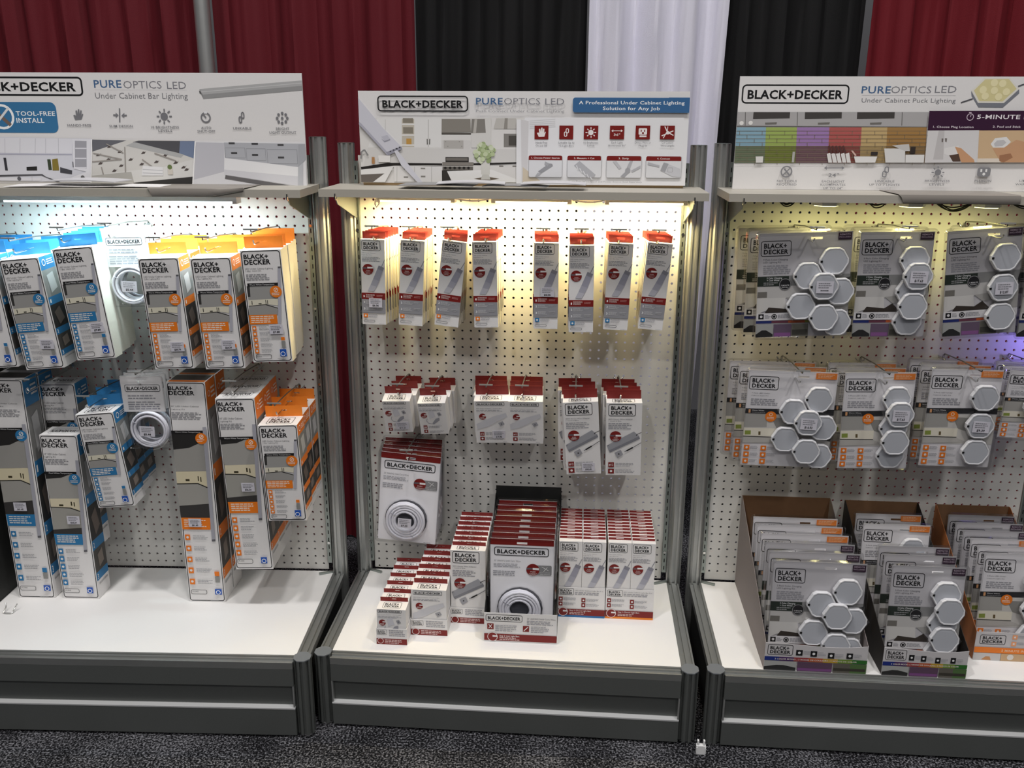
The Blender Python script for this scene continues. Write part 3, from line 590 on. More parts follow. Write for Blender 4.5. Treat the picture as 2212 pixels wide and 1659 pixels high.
ART['clam_warm'] = [
 ('logo2',.017,.06,.349,.199,True),('T','606066','*N*-Pack LED Under',.055,.229,.261,.24,0),('T','606066','Cabinet Light Kit',.053,.255,.247,.264,0),('L','9A9AA0',.053,.289,.368,.364,4),
 ('P','CFCCC6',[(-.003,.446),(1.008,.454),(1.012,.757),(-.001,.762)]),('P','A9A7A2',[(-.003,.446),(.254,.445),(.262,.588),(.003,.596)]),('P','EAE4D2',[(.004,.602),(.377,.598),(.377,.686),(.002,.685)]),
 ('P','8C9A48',[(.017,.631),(.085,.628),(.088,.672),(.02,.675)]),('P','6A5A3A',[(.173,.636),(.197,.635),(.2,.672),(.176,.673)]),('P','8D8B86',[(.305,.483),(.542,.488),(.554,.649),(.377,.598)]),
 ('line','55524E',(.002,.691),(.376,.692),.0094),('P','BDBAB4',[(.002,.697),(.377,.698),(.498,.739),(-.001,.762)]),('P','4A4744',[(.889,.517),(1.01,.512),(1.015,.716),(.872,.693)]),
 ('P','2C2C2E',[(-.002,.397),(1.014,.381),(1.016,.442),(-.003,.446)]),('T','E6E6E6','Warm White',.074,.408,.214,.418,1),('L','A8A8A8',.076,.43,.238,.438,1),('R','D8A070',.037,.404,.06,.441),('C','EE7F22',.296,.474,.064),
 ('ring','F8E8D8',.294,.452,.02,.006),('L','F8E8D8',.25,.477,.344,.505,2),('R','EE7F22',.024,.782,.087,.834),('C','E8E8E8',.055,.808,.014),('L','A5A5AA',.095,.789,.203,.822,3),('R','EE7F22',.024,.855,.087,.907),
 ('C','E8E8E8',.056,.881,.014),('L','A5A5AA',.096,.861,.204,.895,3),('R','EE7F22',.021,.927,.084,.979),('C','E8E8E8',.053,.953,.014),('L','A5A5AA',.093,.933,.201,.966,3),('R','EE7F22',.215,.783,.278,.834),('C','E8E8E8',.247,.808,.014),
 ('L','A5A5AA',.287,.789,.394,.822,3),('R','EE7F22',.216,.854,.279,.905),('C','E8E8E8',.247,.88,.014),('L','A5A5AA',.287,.86,.395,.893,3),('R','EE7F22',.215,.925,.278,.977),('C','E8E8E8',.246,.951,.014),('L','A5A5AA',.286,.931,.394,.965,3),]
ART['tray_colour'] = [
 ('logo2',.024,.057,.273,.445,True),('R','1B1B1D',.304,.224,.368,.433),('C','E8E8E8',.336,.329,.014),('L','A5A5AA',.375,.251,.465,.385,3),('R','1B1B1D',.446,.243,.509,.451),('C','E8E8E8',.477,.347,.014),('L','A5A5AA',.516,.271,.605,.403,3),
 ('R','1B1B1D',.616,.282,.678,.488),('C','E8E8E8',.647,.385,.014),('L','A5A5AA',.685,.309,.773,.44,3),('R','1B1B1D',.796,.263,.857,.468),('C','E8E8E8',.827,.366,.014),('L','A5A5AA',.865,.29,.951,.421,3),
 ('R','1E2F7A',.0,.5,.14285714285714285,.645),('R','4A2C60',.14285714285714285,.5,.2857142857142857,.645),('R','93353A',.2857142857142857,.5,.42857142857142855,.645),('R','B0552E',.42857142857142855,.5,.5714285714285714,.645),
 ('R','B7922E',.5714285714285714,.5,.7142857142857143,.645),('R','6E8A33',.7142857142857143,.5,.8571428571428571,.645),('R','2F6A2A',.8571428571428571,.5,1.0,.645),
 ('T','E8E0D8','3 COLOR MODES | 3 MODES DE COULEURS | 3 MODOS DE COLOR',.1,.545,.9,.6,1),('R','A6A7A5',0,.655,.315,1),('P','2A2A2A',[(0,.88),(.12,.8),(.19,.8),(.31,.88),(.31,1),(0,1)]),('R','5A4258',.325,.655,.665,1),
 ('R','7A4A80',.33,.88,.66,.97),('R','5E5A52',.675,.655,.84,1),('R','4D6A3C',.84,.655,1,1),('R','3A362F',.68,.82,.99,.92),]
ART['tray_warm'] = [
 ('logo2',.051,.093,.364,.433,True),('R','F0A87A',.438,.065,.5,.224),('C','E8E8E8',.469,.145,.013),('L','A5A5AA',.505,.078,.616,.178,3),('R','F0A87A',.436,.306,.497,.463),('C','E8E8E8',.466,.385,.013),('L','A5A5AA',.502,.318,.612,.417,3),
 ('R','F0A87A',.64,.069,.701,.228),('C','E8E8E8',.67,.149,.013),('L','A5A5AA',.706,.082,.815,.182,3),('R','F0A87A',.637,.309,.697,.466),('C','E8E8E8',.667,.388,.013),('L','A5A5AA',.703,.322,.811,.42,3),('R','EE7F22',0,.53,1,.73),
 ('T','F6D2B0','5 MINUTE INSTALL',.33,.59,.75,.67,1),('R','C9C6C4',0,.74,.33,1),('P','C08A5A',[(.1,.98),(.15,.86),(.2,.86),(.22,.99)]),('R','C9A882',.335,.74,.66,1),('C','E0DAD2',.45,.86,.04),('R','B79A7C',.665,.74,1,1),]
ART['sign_middle'] = [
 ('P','E2E0DD',[(.001,.289),(.509,.281),(.522,.45),(.51,.996),(-.006,1.0)]),('P','E9E8E6',[(.056,.294),(.255,.29),(.253,.604),(.025,.61)]),('P','C9C2B4',[(.133,.299),(.171,.299),(.169,.603),(.131,.604)]),('R','8E877A',.136,.292,.168,.342),
 ('R','8E877A',.136,.389,.167,.457),('R','F2F1EF',.133,.35,.171,.363),('R','F2F1EF',.132,.467,.17,.481),('R','F2F1EF',.131,.576,.169,.59),('R','C89A50',.145,.512,.161,.574),('line','CFCDCA',(.082,.306),(.079,.601),.0016),
 ('line','BDBBB7',(.215,.304),(.213,.598),.0016),('line','55534F',(.21,.514),(.21,.574),.0026),('line','55534F',(.218,.514),(.217,.574),.0026),('R','D9D7D4',.255,.528,.343,.762),
 ('P','8F8A82',[(.256,.297),(.344,.296),(.345,.436),(.255,.446)]),('R','5A5650',.255,.445,.345,.464),('R','B9B6B1',.261,.528,.322,.69),('R','8F8C88',.265,.538,.268,.547),('R','8F8C88',.265,.564,.267,.573),('R','8F8C88',.265,.589,.267,.598),
 ('R','8F8C88',.265,.615,.267,.624),('R','8F8C88',.265,.64,.267,.649),('R','8F8C88',.265,.666,.267,.675),('R','8F8C88',.273,.538,.275,.547),('R','8F8C88',.273,.564,.275,.573),('R','8F8C88',.272,.589,.275,.598),
 ('R','8F8C88',.272,.615,.274,.624),('R','8F8C88',.272,.64,.274,.649),('R','8F8C88',.272,.666,.274,.675),('R','8F8C88',.28,.538,.282,.547),('R','8F8C88',.28,.563,.282,.573),('R','8F8C88',.28,.589,.282,.598),
 ('R','8F8C88',.28,.614,.282,.623),('R','8F8C88',.279,.64,.281,.649),('R','8F8C88',.279,.665,.281,.674),('R','8F8C88',.287,.538,.289,.547),('R','8F8C88',.287,.563,.289,.572),('R','8F8C88',.287,.589,.289,.598),
 ('R','8F8C88',.287,.614,.289,.623),('R','8F8C88',.287,.64,.289,.649),('R','8F8C88',.286,.665,.289,.674),('R','8F8C88',.294,.538,.296,.547),('R','8F8C88',.294,.563,.296,.572),('R','8F8C88',.294,.589,.296,.598),
 ('R','8F8C88',.294,.614,.296,.623),('R','8F8C88',.294,.639,.296,.649),('R','8F8C88',.294,.665,.296,.674),('R','8F8C88',.301,.538,.303,.547),('R','8F8C88',.301,.563,.303,.572),('R','8F8C88',.301,.588,.303,.597),
 ('R','8F8C88',.301,.614,.303,.623),('R','8F8C88',.301,.639,.303,.648),('R','8F8C88',.301,.665,.303,.674),('R','8F8C88',.308,.537,.311,.546),('R','8F8C88',.308,.563,.31,.572),('R','8F8C88',.308,.588,.31,.597),
 ('R','8F8C88',.308,.614,.31,.623),('R','8F8C88',.308,.639,.31,.648),('R','8F8C88',.308,.665,.31,.674),('R','8F8C88',.316,.537,.318,.546),('R','8F8C88',.316,.563,.318,.572),('R','8F8C88',.315,.588,.318,.597),
 ('R','8F8C88',.315,.613,.317,.623),('R','8F8C88',.315,.639,.317,.648),('R','8F8C88',.315,.664,.317,.674),('R','DDDBD7',.346,.289,.408,.606),('P','8A8680',[(.348,.296),(.388,.295),(.391,.445),(.345,.45)]),
 ('P','BFBBB4',[(.357,.299),(.365,.299),(.361,.446),(.352,.446)]),('P','C8C5BF',[(.423,.288),(.483,.287),(.493,.4),(.415,.402)]),('P','9A968F',[(.449,.287),(.458,.287),(.457,.401),(.446,.401)]),('R','E5E3E0',.408,.407,.504,.621),
 ('R','8C8984',.446,.452,.498,.598),('R','55524D',.461,.473,.491,.58),('P','DAD8D5',[(.025,.615),(.504,.621),(.505,.758),(.006,.846)]),('P','2E2B29',[(-.0,.828),(.085,.779),(.255,.78),(.255,.802),(.104,.81),(.001,.856)]),
 ('P','2E2B29',[(.343,.777),(.505,.758),(.505,.772),(.343,.803)]),('R','E6E4E2',.104,.815,.255,.987),('R','E2E0DD',.351,.799,.505,.982),('R','8A8781',.135,.835,.149,.851),('R','8A8781',.188,.83,.202,.846),('R','8A8781',.134,.928,.148,.944),
 ('R','8A8781',.188,.918,.202,.935),('R','8A8781',.432,.798,.445,.814),('R','8A8781',.473,.797,.487,.813),('line','C5C3C0',(.114,.819),(.112,.992),.0016),('line','C5C3C0',(.169,.817),(.167,.99),.0016),
 ('line','C5C3C0',(.222,.816),(.221,.988),.0016),('R','8A857E',.256,.765,.353,.802),('R','6B6761',.257,.805,.351,.854),('R','3A3733',.254,.857,.35,.983),('R','B5B2AC',.257,.805,.351,.817),('C','2A2826',.265,.831,.004),
 ('C','2A2826',.28,.83,.004),('C','2A2826',.294,.83,.004),('C','2A2826',.309,.829,.004),('C','2A2826',.323,.829,.004),('C','2A2826',.337,.829,.004),('R','35322F',.266,.71,.338,.763),('R','75716B',.268,.719,.335,.748),
 ('P','F0EFED',[(.27,.866),(.409,.843),(.51,.981),(.286,.989)]),('P','8B8378',[(.353,.946),(.393,.919),(.433,.943),(.393,.971)]),('P','6B5F52',[(.358,.946),(.393,.926),(.428,.944),(.393,.963)]),('R','DAD9D2',.376,.761,.403,.898),
 ('P','D0CFC8',[(.38,.899),(.4,.898),(.405,.954),(.375,.955)]),('C','B9C79B',.415,.633,.007),('C','A5B585',.402,.694,.007),('C','C9D4AE',.385,.578,.007),('C','B9C79B',.387,.708,.007),('C','94A672',.377,.641,.007),
 ('C','D5DDBF',.37,.592,.007),('C','94A672',.408,.636,.007),('C','B9C79B',.359,.66,.007),('C','94A672',.368,.736,.007),('C','A5B585',.362,.706,.007),('C','B9C79B',.374,.643,.007),('C','D5DDBF',.393,.699,.007),('C','D5DDBF',.358,.655,.007),
 ('C','94A672',.399,.748,.007),('C','C9D4AE',.384,.565,.007),('C','94A672',.391,.602,.007),('C','94A672',.401,.736,.007),('C','C9D4AE',.379,.619,.007),('C','C9D4AE',.406,.627,.007),('C','94A672',.377,.603,.007),
 ('C','D5DDBF',.372,.731,.007),('C','A5B585',.384,.591,.007),('C','A5B585',.412,.626,.007),('C','94A672',.404,.604,.007),('C','D5DDBF',.376,.754,.007),('C','D5DDBF',.368,.634,.007),('C','A5B585',.373,.631,.007),
 ('C','D5DDBF',.369,.666,.007),('C','C9D4AE',.406,.599,.007),('C','A5B585',.383,.565,.007),('C','D5DDBF',.397,.66,.007),('C','A5B585',.378,.617,.007),('C','D5DDBF',.375,.572,.007),('C','A5B585',.397,.7,.007),('C','B9C79B',.394,.652,.007),
 ('C','A5B585',.404,.682,.007),('C','B9C79B',.383,.635,.007),('C','B9C79B',.412,.674,.007),('C','A5B585',.38,.687,.007),('C','B9C79B',.385,.588,.007),('C','A5B585',.382,.675,.007),('C','C9D4AE',.39,.676,.007),('C','B9C79B',.409,.63,.007),
 ('C','C9D4AE',.382,.73,.007),('C','B9C79B',.362,.69,.007),('C','D5DDBF',.408,.609,.007),('line','8B8B8B',(.002,.735),(.004,.662),.0042),('line','8B8B8B',(.004,.662),(.014,.636),.0042),('line','8B8B8B',(.014,.636),(.025,.698),.0042),
 ('R','B5875A',.036,.716,.045,.79),('R','EDEBE8',.057,.697,.094,.77),('P','6F6862',[(-.001,.912),(.074,.891),(.037,.994),(-.002,.996)]),('P','ECEBE9',[(-.0,.856),(.104,.815),(.075,.993),(.037,.994),(.074,.896),(-.001,.912)]),
 ('P','F0F0F2',[(.51,.281),(.986,.273),(.998,.99),(.5,1.008)]),('R','F0F0F2',.485,.3,1,1.0),('P','DCDADB',[(.498,.299),(.522,.316),(.518,1.007),(.502,1.008)]),('line','DCDCDE',(.524,.316),(.602,.295),.0026),
 ('line','DCDCDE',(.524,.336),(.602,.315),.0026),('line','DCDCDE',(.524,.355),(.602,.334),.0026),('line','DCDCDE',(.525,.375),(.602,.354),.0026),('line','DCDCDE',(.525,.394),(.603,.373),.0026),
 ('P','D9CDB8',[(.505,.812),(.571,.994),(.505,1.004)]),('P','D5D5DE',[(.001,.075),(.073,.391),(.13,.6),(.084,.693),(.001,.334)]),('P','B3B3C0',[(.001,.334),(.006,.345),(.09,.678),(.085,.696),(.0,.361)]),
 ('P','9B9BA8',[(.13,.596),(.133,.625),(.089,.696),(.081,.663)]),('P','C3C3CE',[(.068,.492),(.087,.474),(.096,.517),(.078,.539)]),('P','9A9AA6',[(.068,.514),(.078,.539),(.096,.517),(.096,.531),(.078,.554)]),
 ('R','4A4A50',.093,.645,.098,.659),('R','4A4A50',.103,.63,.108,.644),('R','4A4A50',.112,.615,.118,.629),('R','4A4A50',.122,.6,.127,.615),('P','DADAE2',[(.107,.65),(.117,.637),(.145,.768),(.194,.992),(.178,.993),(.128,.805)]),
 ('logo1',.06,.051,.338,.221),('T','4A6C94','PURE',.362,.069,.443,.142,1),('T','86868C','OPTICS',.447,.068,.556,.142,0),('T','86868C','LED',.571,.07,.628,.143,0),('L','9A9A9E',.558,.07,.565,.081,1),('R','BDBDC0',.362,.164,.628,.164),
 ('T','8A8A8E','Push Connect Under Cabinet Lighting',.362,.194,.629,.224,0),('RR','3F6C9B',.654,.066,1.004,.222,.007),('R','3F6C9B',.938,.063,1.005,.222),('T','FFFFFF','A Professional Under Cabinet Lighting',.672,.099,.985,.135,1),
 ('T','FFFFFF','Solution for Any Job',.744,.158,.913,.195,1),('R','7E211E',.54,.364,.582,.51),
 ('P','F4EEEC',[(.553,.485),(.547,.442),(.552,.437),(.554,.447),(.553,.399),(.557,.396),(.559,.431),(.56,.385),(.564,.385),(.564,.431),(.566,.394),(.57,.398),(.569,.447),(.572,.426),(.574,.434),(.57,.482)]),
 ('T','77777B','Hands-Free',.544,.532,.579,.555,0),('T','77777B','On and Off',.544,.566,.579,.587,0),('R','7E211E',.615,.362,.657,.508),('O','F4EEEC',.634,.39,.644,.445,.0046,.0026),('O','F4EEEC',.629,.425,.639,.481,.0046,.0026),
 ('T','77777B','Linkable Up to',.613,.53,.661,.553,0),('T','77777B','12 Light Bars',.615,.565,.659,.585,0),('R','7E211E',.689,.361,.732,.506),('C','F4EEEC',.71,.434,.008),('line','F4EEEC',(.72,.433),(.726,.433),.0029),
 ('line','F4EEEC',(.718,.458),(.722,.472),.0029),('line','F4EEEC',(.711,.469),(.711,.489),.0029),('line','F4EEEC',(.703,.459),(.699,.473),.0029),('line','F4EEEC',(.7,.434),(.694,.434),.0029),('line','F4EEEC',(.703,.409),(.699,.395),.0029),
 ('line','F4EEEC',(.71,.398),(.71,.378),.0029),('line','F4EEEC',(.717,.408),(.721,.394),.0029),('T','77777B','10 Brightness',.689,.529,.733,.551,0),('T','77777B','Levels',.701,.562,.722,.583,0),('R','7E211E',.767,.36,.81,.504),
 ('line','F4EEEC',(.774,.414),(.803,.414),.0021),('P','F4EEEC',[(.771,.415),(.777,.4),(.777,.429)]),('P','F4EEEC',[(.806,.414),(.8,.4),(.8,.428)]),('T','F4EEEC','36"',.779,.443,.798,.467,1),('T','77777B','Each Light',.773,.527,.807,.549,0),
 ('T','77777B','Illuminates 36"',.764,.561,.816,.581,0),('R','7E211E',.844,.358,.887,.503),('RR','F4EEEC',.853,.385,.878,.455,.003),('R','7E211E',.859,.402,.862,.423),('R','7E211E',.869,.402,.872,.423),('C','7E211E',.866,.437,.003),
 ('R','F4EEEC',.856,.462,.877,.48),('T','77777B','Direct Wire or',.843,.525,.891,.547,0),('T','77777B','Plug-In',.855,.559,.88,.58,0),('R','7E211E',.917,.357,.96,.501),('line','F4EEEC',(.93,.365),(.939,.429),.0031),
 ('line','F4EEEC',(.939,.365),(.938,.429),.0021),('line','F4EEEC',(.927,.489),(.936,.429),.0026),('line','F4EEEC',(.922,.465),(.956,.411),.0031),('C','F4EEEC',.94,.432,.005),('line','F4EEEC',(.941,.429),(.957,.46),.0031),
 ('T','77777B','Cut Custom',.923,.523,.957,.546,0),('T','77777B','Wire Lengths',.92,.557,.961,.578,0),('RR','E4E5E8',.523,.684,.626,.922,.005),('O','A9A9AD',.523,.684,.626,.922,.005,.001),('RR','7E211E',.523,.684,.625,.734,.005),
 ('R','7E211E',.523,.71,.625,.734),('T','F4EEEC','1. Choose Power Source',.531,.7,.617,.718,1),('RR','E4E5E8',.641,.684,.745,.921,.005),('O','A9A9AD',.641,.684,.745,.921,.005,.001),('RR','7E211E',.641,.684,.743,.733,.005),
 ('R','7E211E',.641,.709,.743,.733),('T','F4EEEC','2. Measure + Cut',.661,.7,.723,.718,1),('RR','E4E5E8',.76,.683,.866,.92,.005),('O','A9A9AD',.76,.683,.866,.92,.005,.001),('RR','7E211E',.76,.683,.864,.733,.005),
 ('R','7E211E',.76,.709,.864,.733),('T','F4EEEC','3. Strip',.796,.699,.827,.718,1),('RR','E4E5E8',.879,.683,.986,.918,.005),('O','A9A9AD',.879,.683,.986,.918,.005,.001),('RR','7E211E',.879,.683,.984,.732,.005),
 ('R','7E211E',.879,.708,.984,.732),('T','F4EEEC','4. Connect',.912,.698,.95,.717,1),('P','9FA0A5',[(.552,.857),(.586,.77),(.595,.773),(.597,.795),(.563,.875)]),('P','B5B6BB',[(.55,.875),(.563,.875),(.555,.906),(.543,.914)]),
 ('P','AFB0B5',[(.573,.748),(.586,.77),(.581,.801),(.572,.783)]),('P','B9BABF',[(.662,.789),(.678,.74),(.728,.888),(.722,.919),(.703,.92)]),('line','E4E5E8',(.669,.789),(.675,.844),.0031),('line','E4E5E8',(.679,.82),(.686,.869),.0031),
 ('line','E4E5E8',(.69,.85),(.697,.894),.0031),('line','E4E5E8',(.701,.881),(.707,.919),.0031),('line','E4E5E8',(.712,.912),(.718,.945),.0031),('P','BABBC0',[(.822,.803),(.83,.739),(.839,.733),(.831,.821)]),
 ('P','BABBC0',[(.835,.839),(.863,.783),(.863,.811),(.838,.86)]),('C','A9AAAF',.825,.839,.008),('P','A9AAAF',[(.817,.857),(.828,.866),(.815,.912),(.803,.905)]),('P','C9CACF',[(.779,.742),(.79,.738),(.806,.812),(.798,.825)]),
 ('P','CFD0D5',[(.923,.836),(.932,.749),(.982,.816),(.984,.906),(.96,.9)]),('P','A9AAAF',[(.923,.836),(.932,.749),(.947,.763),(.937,.854)]),('O','A0A0A5',.945,.804,.96,.853,.002,.001),
 ('P','BABBC0',[(.885,.747),(.92,.782),(.919,.8),(.884,.775)]),('T','8C8C90','Light Bars,Wire Spool and Power Source Sold Separately',.648,.954,.869,.971,0),]
ART['sign_left'] = [
 ('logo1',-.015,.037,.355,.207),('T','4A6C94','PURE',.389,.062,.47,.132,1),('T','86868C','OPTICS',.476,.067,.588,.137,0),('T','86868C','LED',.604,.073,.66,.14,0),('R','BDBDC0',.39,.149,.661,.15),
 ('T','808084','Under Cabinet Bar Lighting',.389,.172,.662,.227,0),('P','B7B7B7',[(.699,.14),(1.008,.062),(1.011,.108),(.707,.189)]),('P','9C9C9C',[(.707,.189),(1.011,.108),(1.01,.148),(.708,.227)]),
 ('P','8E8E8E',[(.699,.14),(.707,.189),(.708,.227),(.699,.166)]),('line','D0D0D0',(.703,.166),(1.009,.085),.0023),('P','5A5A5A',[(.697,.153),(.702,.167),(.703,.186),(.698,.178)]),('RR','3E79A6',-.049,.261,.268,.536,.018),
 ('ring','FFFFFF',.104,.393,.036,.007),('line','7A6A62',(.085,.344),(.126,.469),.0102),('line','E8E8E8',(.079,.469),(.126,.314),.0065),('T','FFFFFF','TOOL-FREE',.146,.341,.263,.383,1),('T','FFFFFF','INSTALL',.145,.402,.228,.445,1),
 ('P','7F7F83',[(.321,.418),(.317,.377),(.322,.372),(.325,.382),(.325,.336),(.33,.333),(.33,.366),(.333,.323),(.337,.322),(.336,.366),(.34,.331),(.344,.335),(.34,.382),(.344,.361),(.347,.369),(.34,.414)]),
 ('line','7F7F83',(.457,.312),(.453,.436),.0037),('P','7F7F83',[(.436,.367),(.444,.367),(.444,.351),(.452,.374),(.443,.398),(.443,.381),(.436,.381)]),
 ('P','7F7F83',[(.477,.369),(.469,.37),(.47,.353),(.46,.377),(.468,.4),(.468,.383),(.476,.383)]),('C','7F7F83',.587,.383,.011),('line','7F7F83',(.602,.383),(.61,.383),.0041),('line','7F7F83',(.596,.414),(.602,.431),.0041),
 ('line','7F7F83',(.586,.426),(.585,.451),.0041),('line','7F7F83',(.576,.414),(.57,.431),.0041),('line','7F7F83',(.573,.383),(.565,.383),.0041),('line','7F7F83',(.578,.353),(.573,.336),.0041),('line','7F7F83',(.589,.34),(.589,.316),.0041),
 ('line','7F7F83',(.598,.352),(.605,.335),.0041),('ring','7F7F83',.71,.391,.015,.004),('line','7F7F83',(.702,.357),(.711,.394),.0042),('R','EFEFF1',.706,.336,.715,.357),('O','7F7F83',.815,.339,.825,.401,.0058,.0033),
 ('O','7F7F83',.807,.378,.817,.44,.0058,.0033),('C','7F7F83',.951,.393,.004),('C','7F7F83',.946,.424,.004),('C','7F7F83',.935,.437,.004),('C','7F7F83',.925,.425,.004),('C','7F7F83',.921,.394,.004),('C','7F7F83',.926,.362,.004),
 ('C','7F7F83',.937,.349,.004),('C','7F7F83',.947,.362,.004),('C','7F7F83',.936,.393,.004),('T','7F7F83','HANDS-FREE',.296,.454,.367,.475,1),('T','7F7F83','SLIM DESIGN',.421,.46,.491,.481,1),
 ('T','7F7F83','10 BRIGHTNESS',.545,.468,.628,.489,1),('T','7F7F83','LEVELS',.566,.5,.607,.521,1),('T','7F7F83','AUTO',.694,.471,.724,.493,1),('T','7F7F83','SHUT-OFF',.682,.502,.735,.523,1),('T','7F7F83','LINKABLE',.789,.474,.843,.495,1),
 ('T','7F7F83','BRIGHT',.916,.476,.955,.498,1),('T','7F7F83','LIGHT OUTPUT',.896,.51,.975,.531,1),('P','D9DAE2',[(-.052,.569),(.364,.588),(.347,.985),(-.074,.975)]),('P','E6E6EC',[(-.052,.576),(.306,.589),(.299,.729),(-.06,.71)]),
 ('line','C5C5CC',(-.006,.589),(-.014,.723),.0014),('line','C5C5CC',(.045,.589),(.038,.723),.0014),('line','C5C5CC',(.103,.588),(.097,.722),.0014),('line','C5C5CC',(.149,.587),(.142,.721),.0014),
 ('line','C5C5CC',(.195,.586),(.188,.72),.0014),('line','C5C5CC',(.226,.586),(.22,.719),.0014),('line','C5C5CC',(.264,.585),(.259,.719),.0014),('R','606066',.142,.662,.144,.704),('R','606066',.149,.661,.151,.704),
 ('R','606066',.194,.661,.196,.703),('R','606066',.257,.66,.259,.702),('R','B5B5C5',-.061,.724,.299,.735),('R','3A3A40',.09,.764,.098,.881),('P','2A2A2A',[(.156,.848),(.188,.841),(.187,.879),(.155,.88)]),('R','3F4A38',.222,.776,.232,.873),
 ('P','8A7A3A',[(.237,.776),(.254,.767),(.254,.878),(.234,.878)]),('P','4A4A50',[(.258,.847),(.293,.877),(.291,.912),(.256,.898)]),('P','55555A',[(-.072,.927),(.201,.912),(.211,.936),(.254,.983),(.242,.986),(.198,.926),(-.073,.947)]),
 ('R','E0E0E6',-.073,.947,.195,.974),('C','606066',.129,.956,.006),('line','C5C5CC',(.169,.927),(.167,.977),.0014),('P','EBEBF0',[(.306,.589),(.364,.591),(.346,.985),(.257,.978),(.336,.888),(.299,.86)]),
 ('P','A9A9B0',[(.313,.605),(.348,.608),(.338,.859),(.303,.846)]),('R','E4E4EA',.311,.669,.345,.679),('R','E4E4EA',.307,.76,.341,.771),('R','E4E4EA',.303,.846,.338,.856),('C','6A6A6A',.323,.94,.006),
 ('line','606066',(.299,.796),(.298,.846),.0028),('P','DCDAD5',[(.365,.593),(.673,.602),(.654,.996),(.347,.991)]),('P','6F7076',[(.365,.593),(.468,.6),(.362,.703)]),
 ('P','5A5A5E',[(.505,.602),(.673,.602),(.669,.656),(.622,.713),(.486,.614)]),('P','7C8AA5',[(.628,.604),(.673,.604),(.665,.761),(.622,.713)]),('P','B9BAB9',[(.464,.648),(.491,.614),(.636,.726),(.626,.755)]),
 ('P','E4E3E0',[(.353,.916),(.571,.841),(.662,.768),(.657,.925),(.468,.988),(.348,.988)]),('P','BEBCB6',[(.351,.923),(.472,.885),(.477,.985),(.348,.988)]),('P','3A3938',[(.473,.988),(.657,.927),(.654,.996),(.491,.997)]),
 ('P','5C5350',[(.407,.668),(.414,.646),(.421,.651),(.425,.64),(.418,.665),(.413,.668)]),('P','5C5350',[(.437,.713),(.444,.69),(.451,.696),(.455,.684),(.448,.71),(.443,.713)]),
 ('P','5C5350',[(.507,.722),(.514,.699),(.52,.704),(.524,.693),(.518,.719),(.512,.721)]),('P','5C5350',[(.571,.746),(.578,.723),(.585,.729),(.589,.717),(.582,.743),(.576,.746)]),
 ('P','5C5350',[(.467,.783),(.474,.76),(.481,.766),(.485,.754),(.478,.78),(.473,.783)]),('P','5C5350',[(.399,.784),(.407,.761),(.413,.767),(.417,.756),(.411,.781),(.405,.784)]),
 ('P','5C5350',[(.374,.82),(.382,.797),(.388,.803),(.392,.791),(.386,.817),(.38,.82)]),('P','5C5350',[(.414,.886),(.421,.863),(.428,.869),(.432,.858),(.425,.883),(.42,.886)]),
 ('P','5C5350',[(.436,.84),(.443,.818),(.45,.823),(.454,.812),(.447,.837),(.442,.84)]),('P','5C5350',[(.543,.803),(.551,.78),(.557,.786),(.561,.774),(.555,.8),(.549,.803)]),
 ('P','5C5350',[(.601,.809),(.609,.786),(.615,.792),(.619,.78),(.613,.806),(.607,.809)]),('P','5C5350',[(.623,.851),(.631,.828),(.637,.834),(.641,.822),(.635,.848),(.629,.851)]),
 ('P','5C5350',[(.498,.825),(.506,.802),(.512,.808),(.516,.796),(.51,.822),(.504,.825)]),('P','5C5350',[(.371,.742),(.378,.72),(.384,.725),(.389,.714),(.382,.739),(.376,.742)]),
 ('P','5C5350',[(.632,.872),(.639,.849),(.646,.855),(.65,.844),(.643,.869),(.638,.872)]),('line','A39D97',(.364,.717),(.448,.772),.0032),('line','A39D97',(.448,.772),(.358,.795),.0032),('line','A39D97',(.407,.632),(.455,.715),.0032),
 ('line','A39D97',(.509,.771),(.539,.841),.0032),('line','A39D97',(.548,.714),(.611,.783),.0032),('line','A39D97',(.461,.659),(.455,.886),.0032),('line','A39D97',(.384,.844),(.387,.908),.0032),
 ('P','EDEDEE',[(.509,.828),(.569,.841),(.568,.919),(.503,.92)]),('line','C0C0C4',(.508,.863),(.568,.872),.0018),('line','C0C0C4',(.507,.895),(.567,.901),.0018),('R','D8D2C8',.583,.855,.598,.909),('C','6F8050',.59,.84,.007),
 ('P','E7E7EA',[(.676,.605),(1.004,.611),(.998,1.021),(.656,.996)]),('P','CBCBD2',[(.675,.613),(.759,.619),(.752,.88),(.68,.938),(.66,.953)]),('P','B9BBC1',[(.759,.615),(1.001,.622),(.976,.833),(.758,.752)]),
 ('O','8F9197',.76,.661,.82,.754,.001,.001),('O','8F9197',.823,.667,.881,.776,.001,.001),('O','8F9197',.885,.673,.975,.805,.001,.001),('R','4A4A4C',.778,.701,.796,.718),('R','4A4A4C',.84,.717,.858,.734),('R','4A4A4C',.917,.738,.935,.755),
 ('R','4A4A4C',.841,.616,.86,.633),('R','4A4A4C',.918,.625,.936,.641),('R','4A4A4C',.773,.612,.791,.628),('P','F2F2F4',[(.758,.755),(.976,.833),(.975,.918),(.753,.859)]),('P','DDDDE2',[(.753,.859),(.975,.918),(.973,1.007),(.754,.908)]),
 ('P','6F6D6E',[(.756,.911),(.959,1.007),(.866,1.001),(.753,.944)]),('P','AEB0B6',[(.98,.629),(1.006,.622),(1.003,.762),(.976,.833)]),('P','C3C5CA',[(.975,.833),(.991,.791),(.987,1.011),(.971,1.007)]),
 ('line','FFFFFF',(.674,.605),(.655,.996),.0037),('line','FFFFFF',(.365,.593),(.347,.988),.0028),]
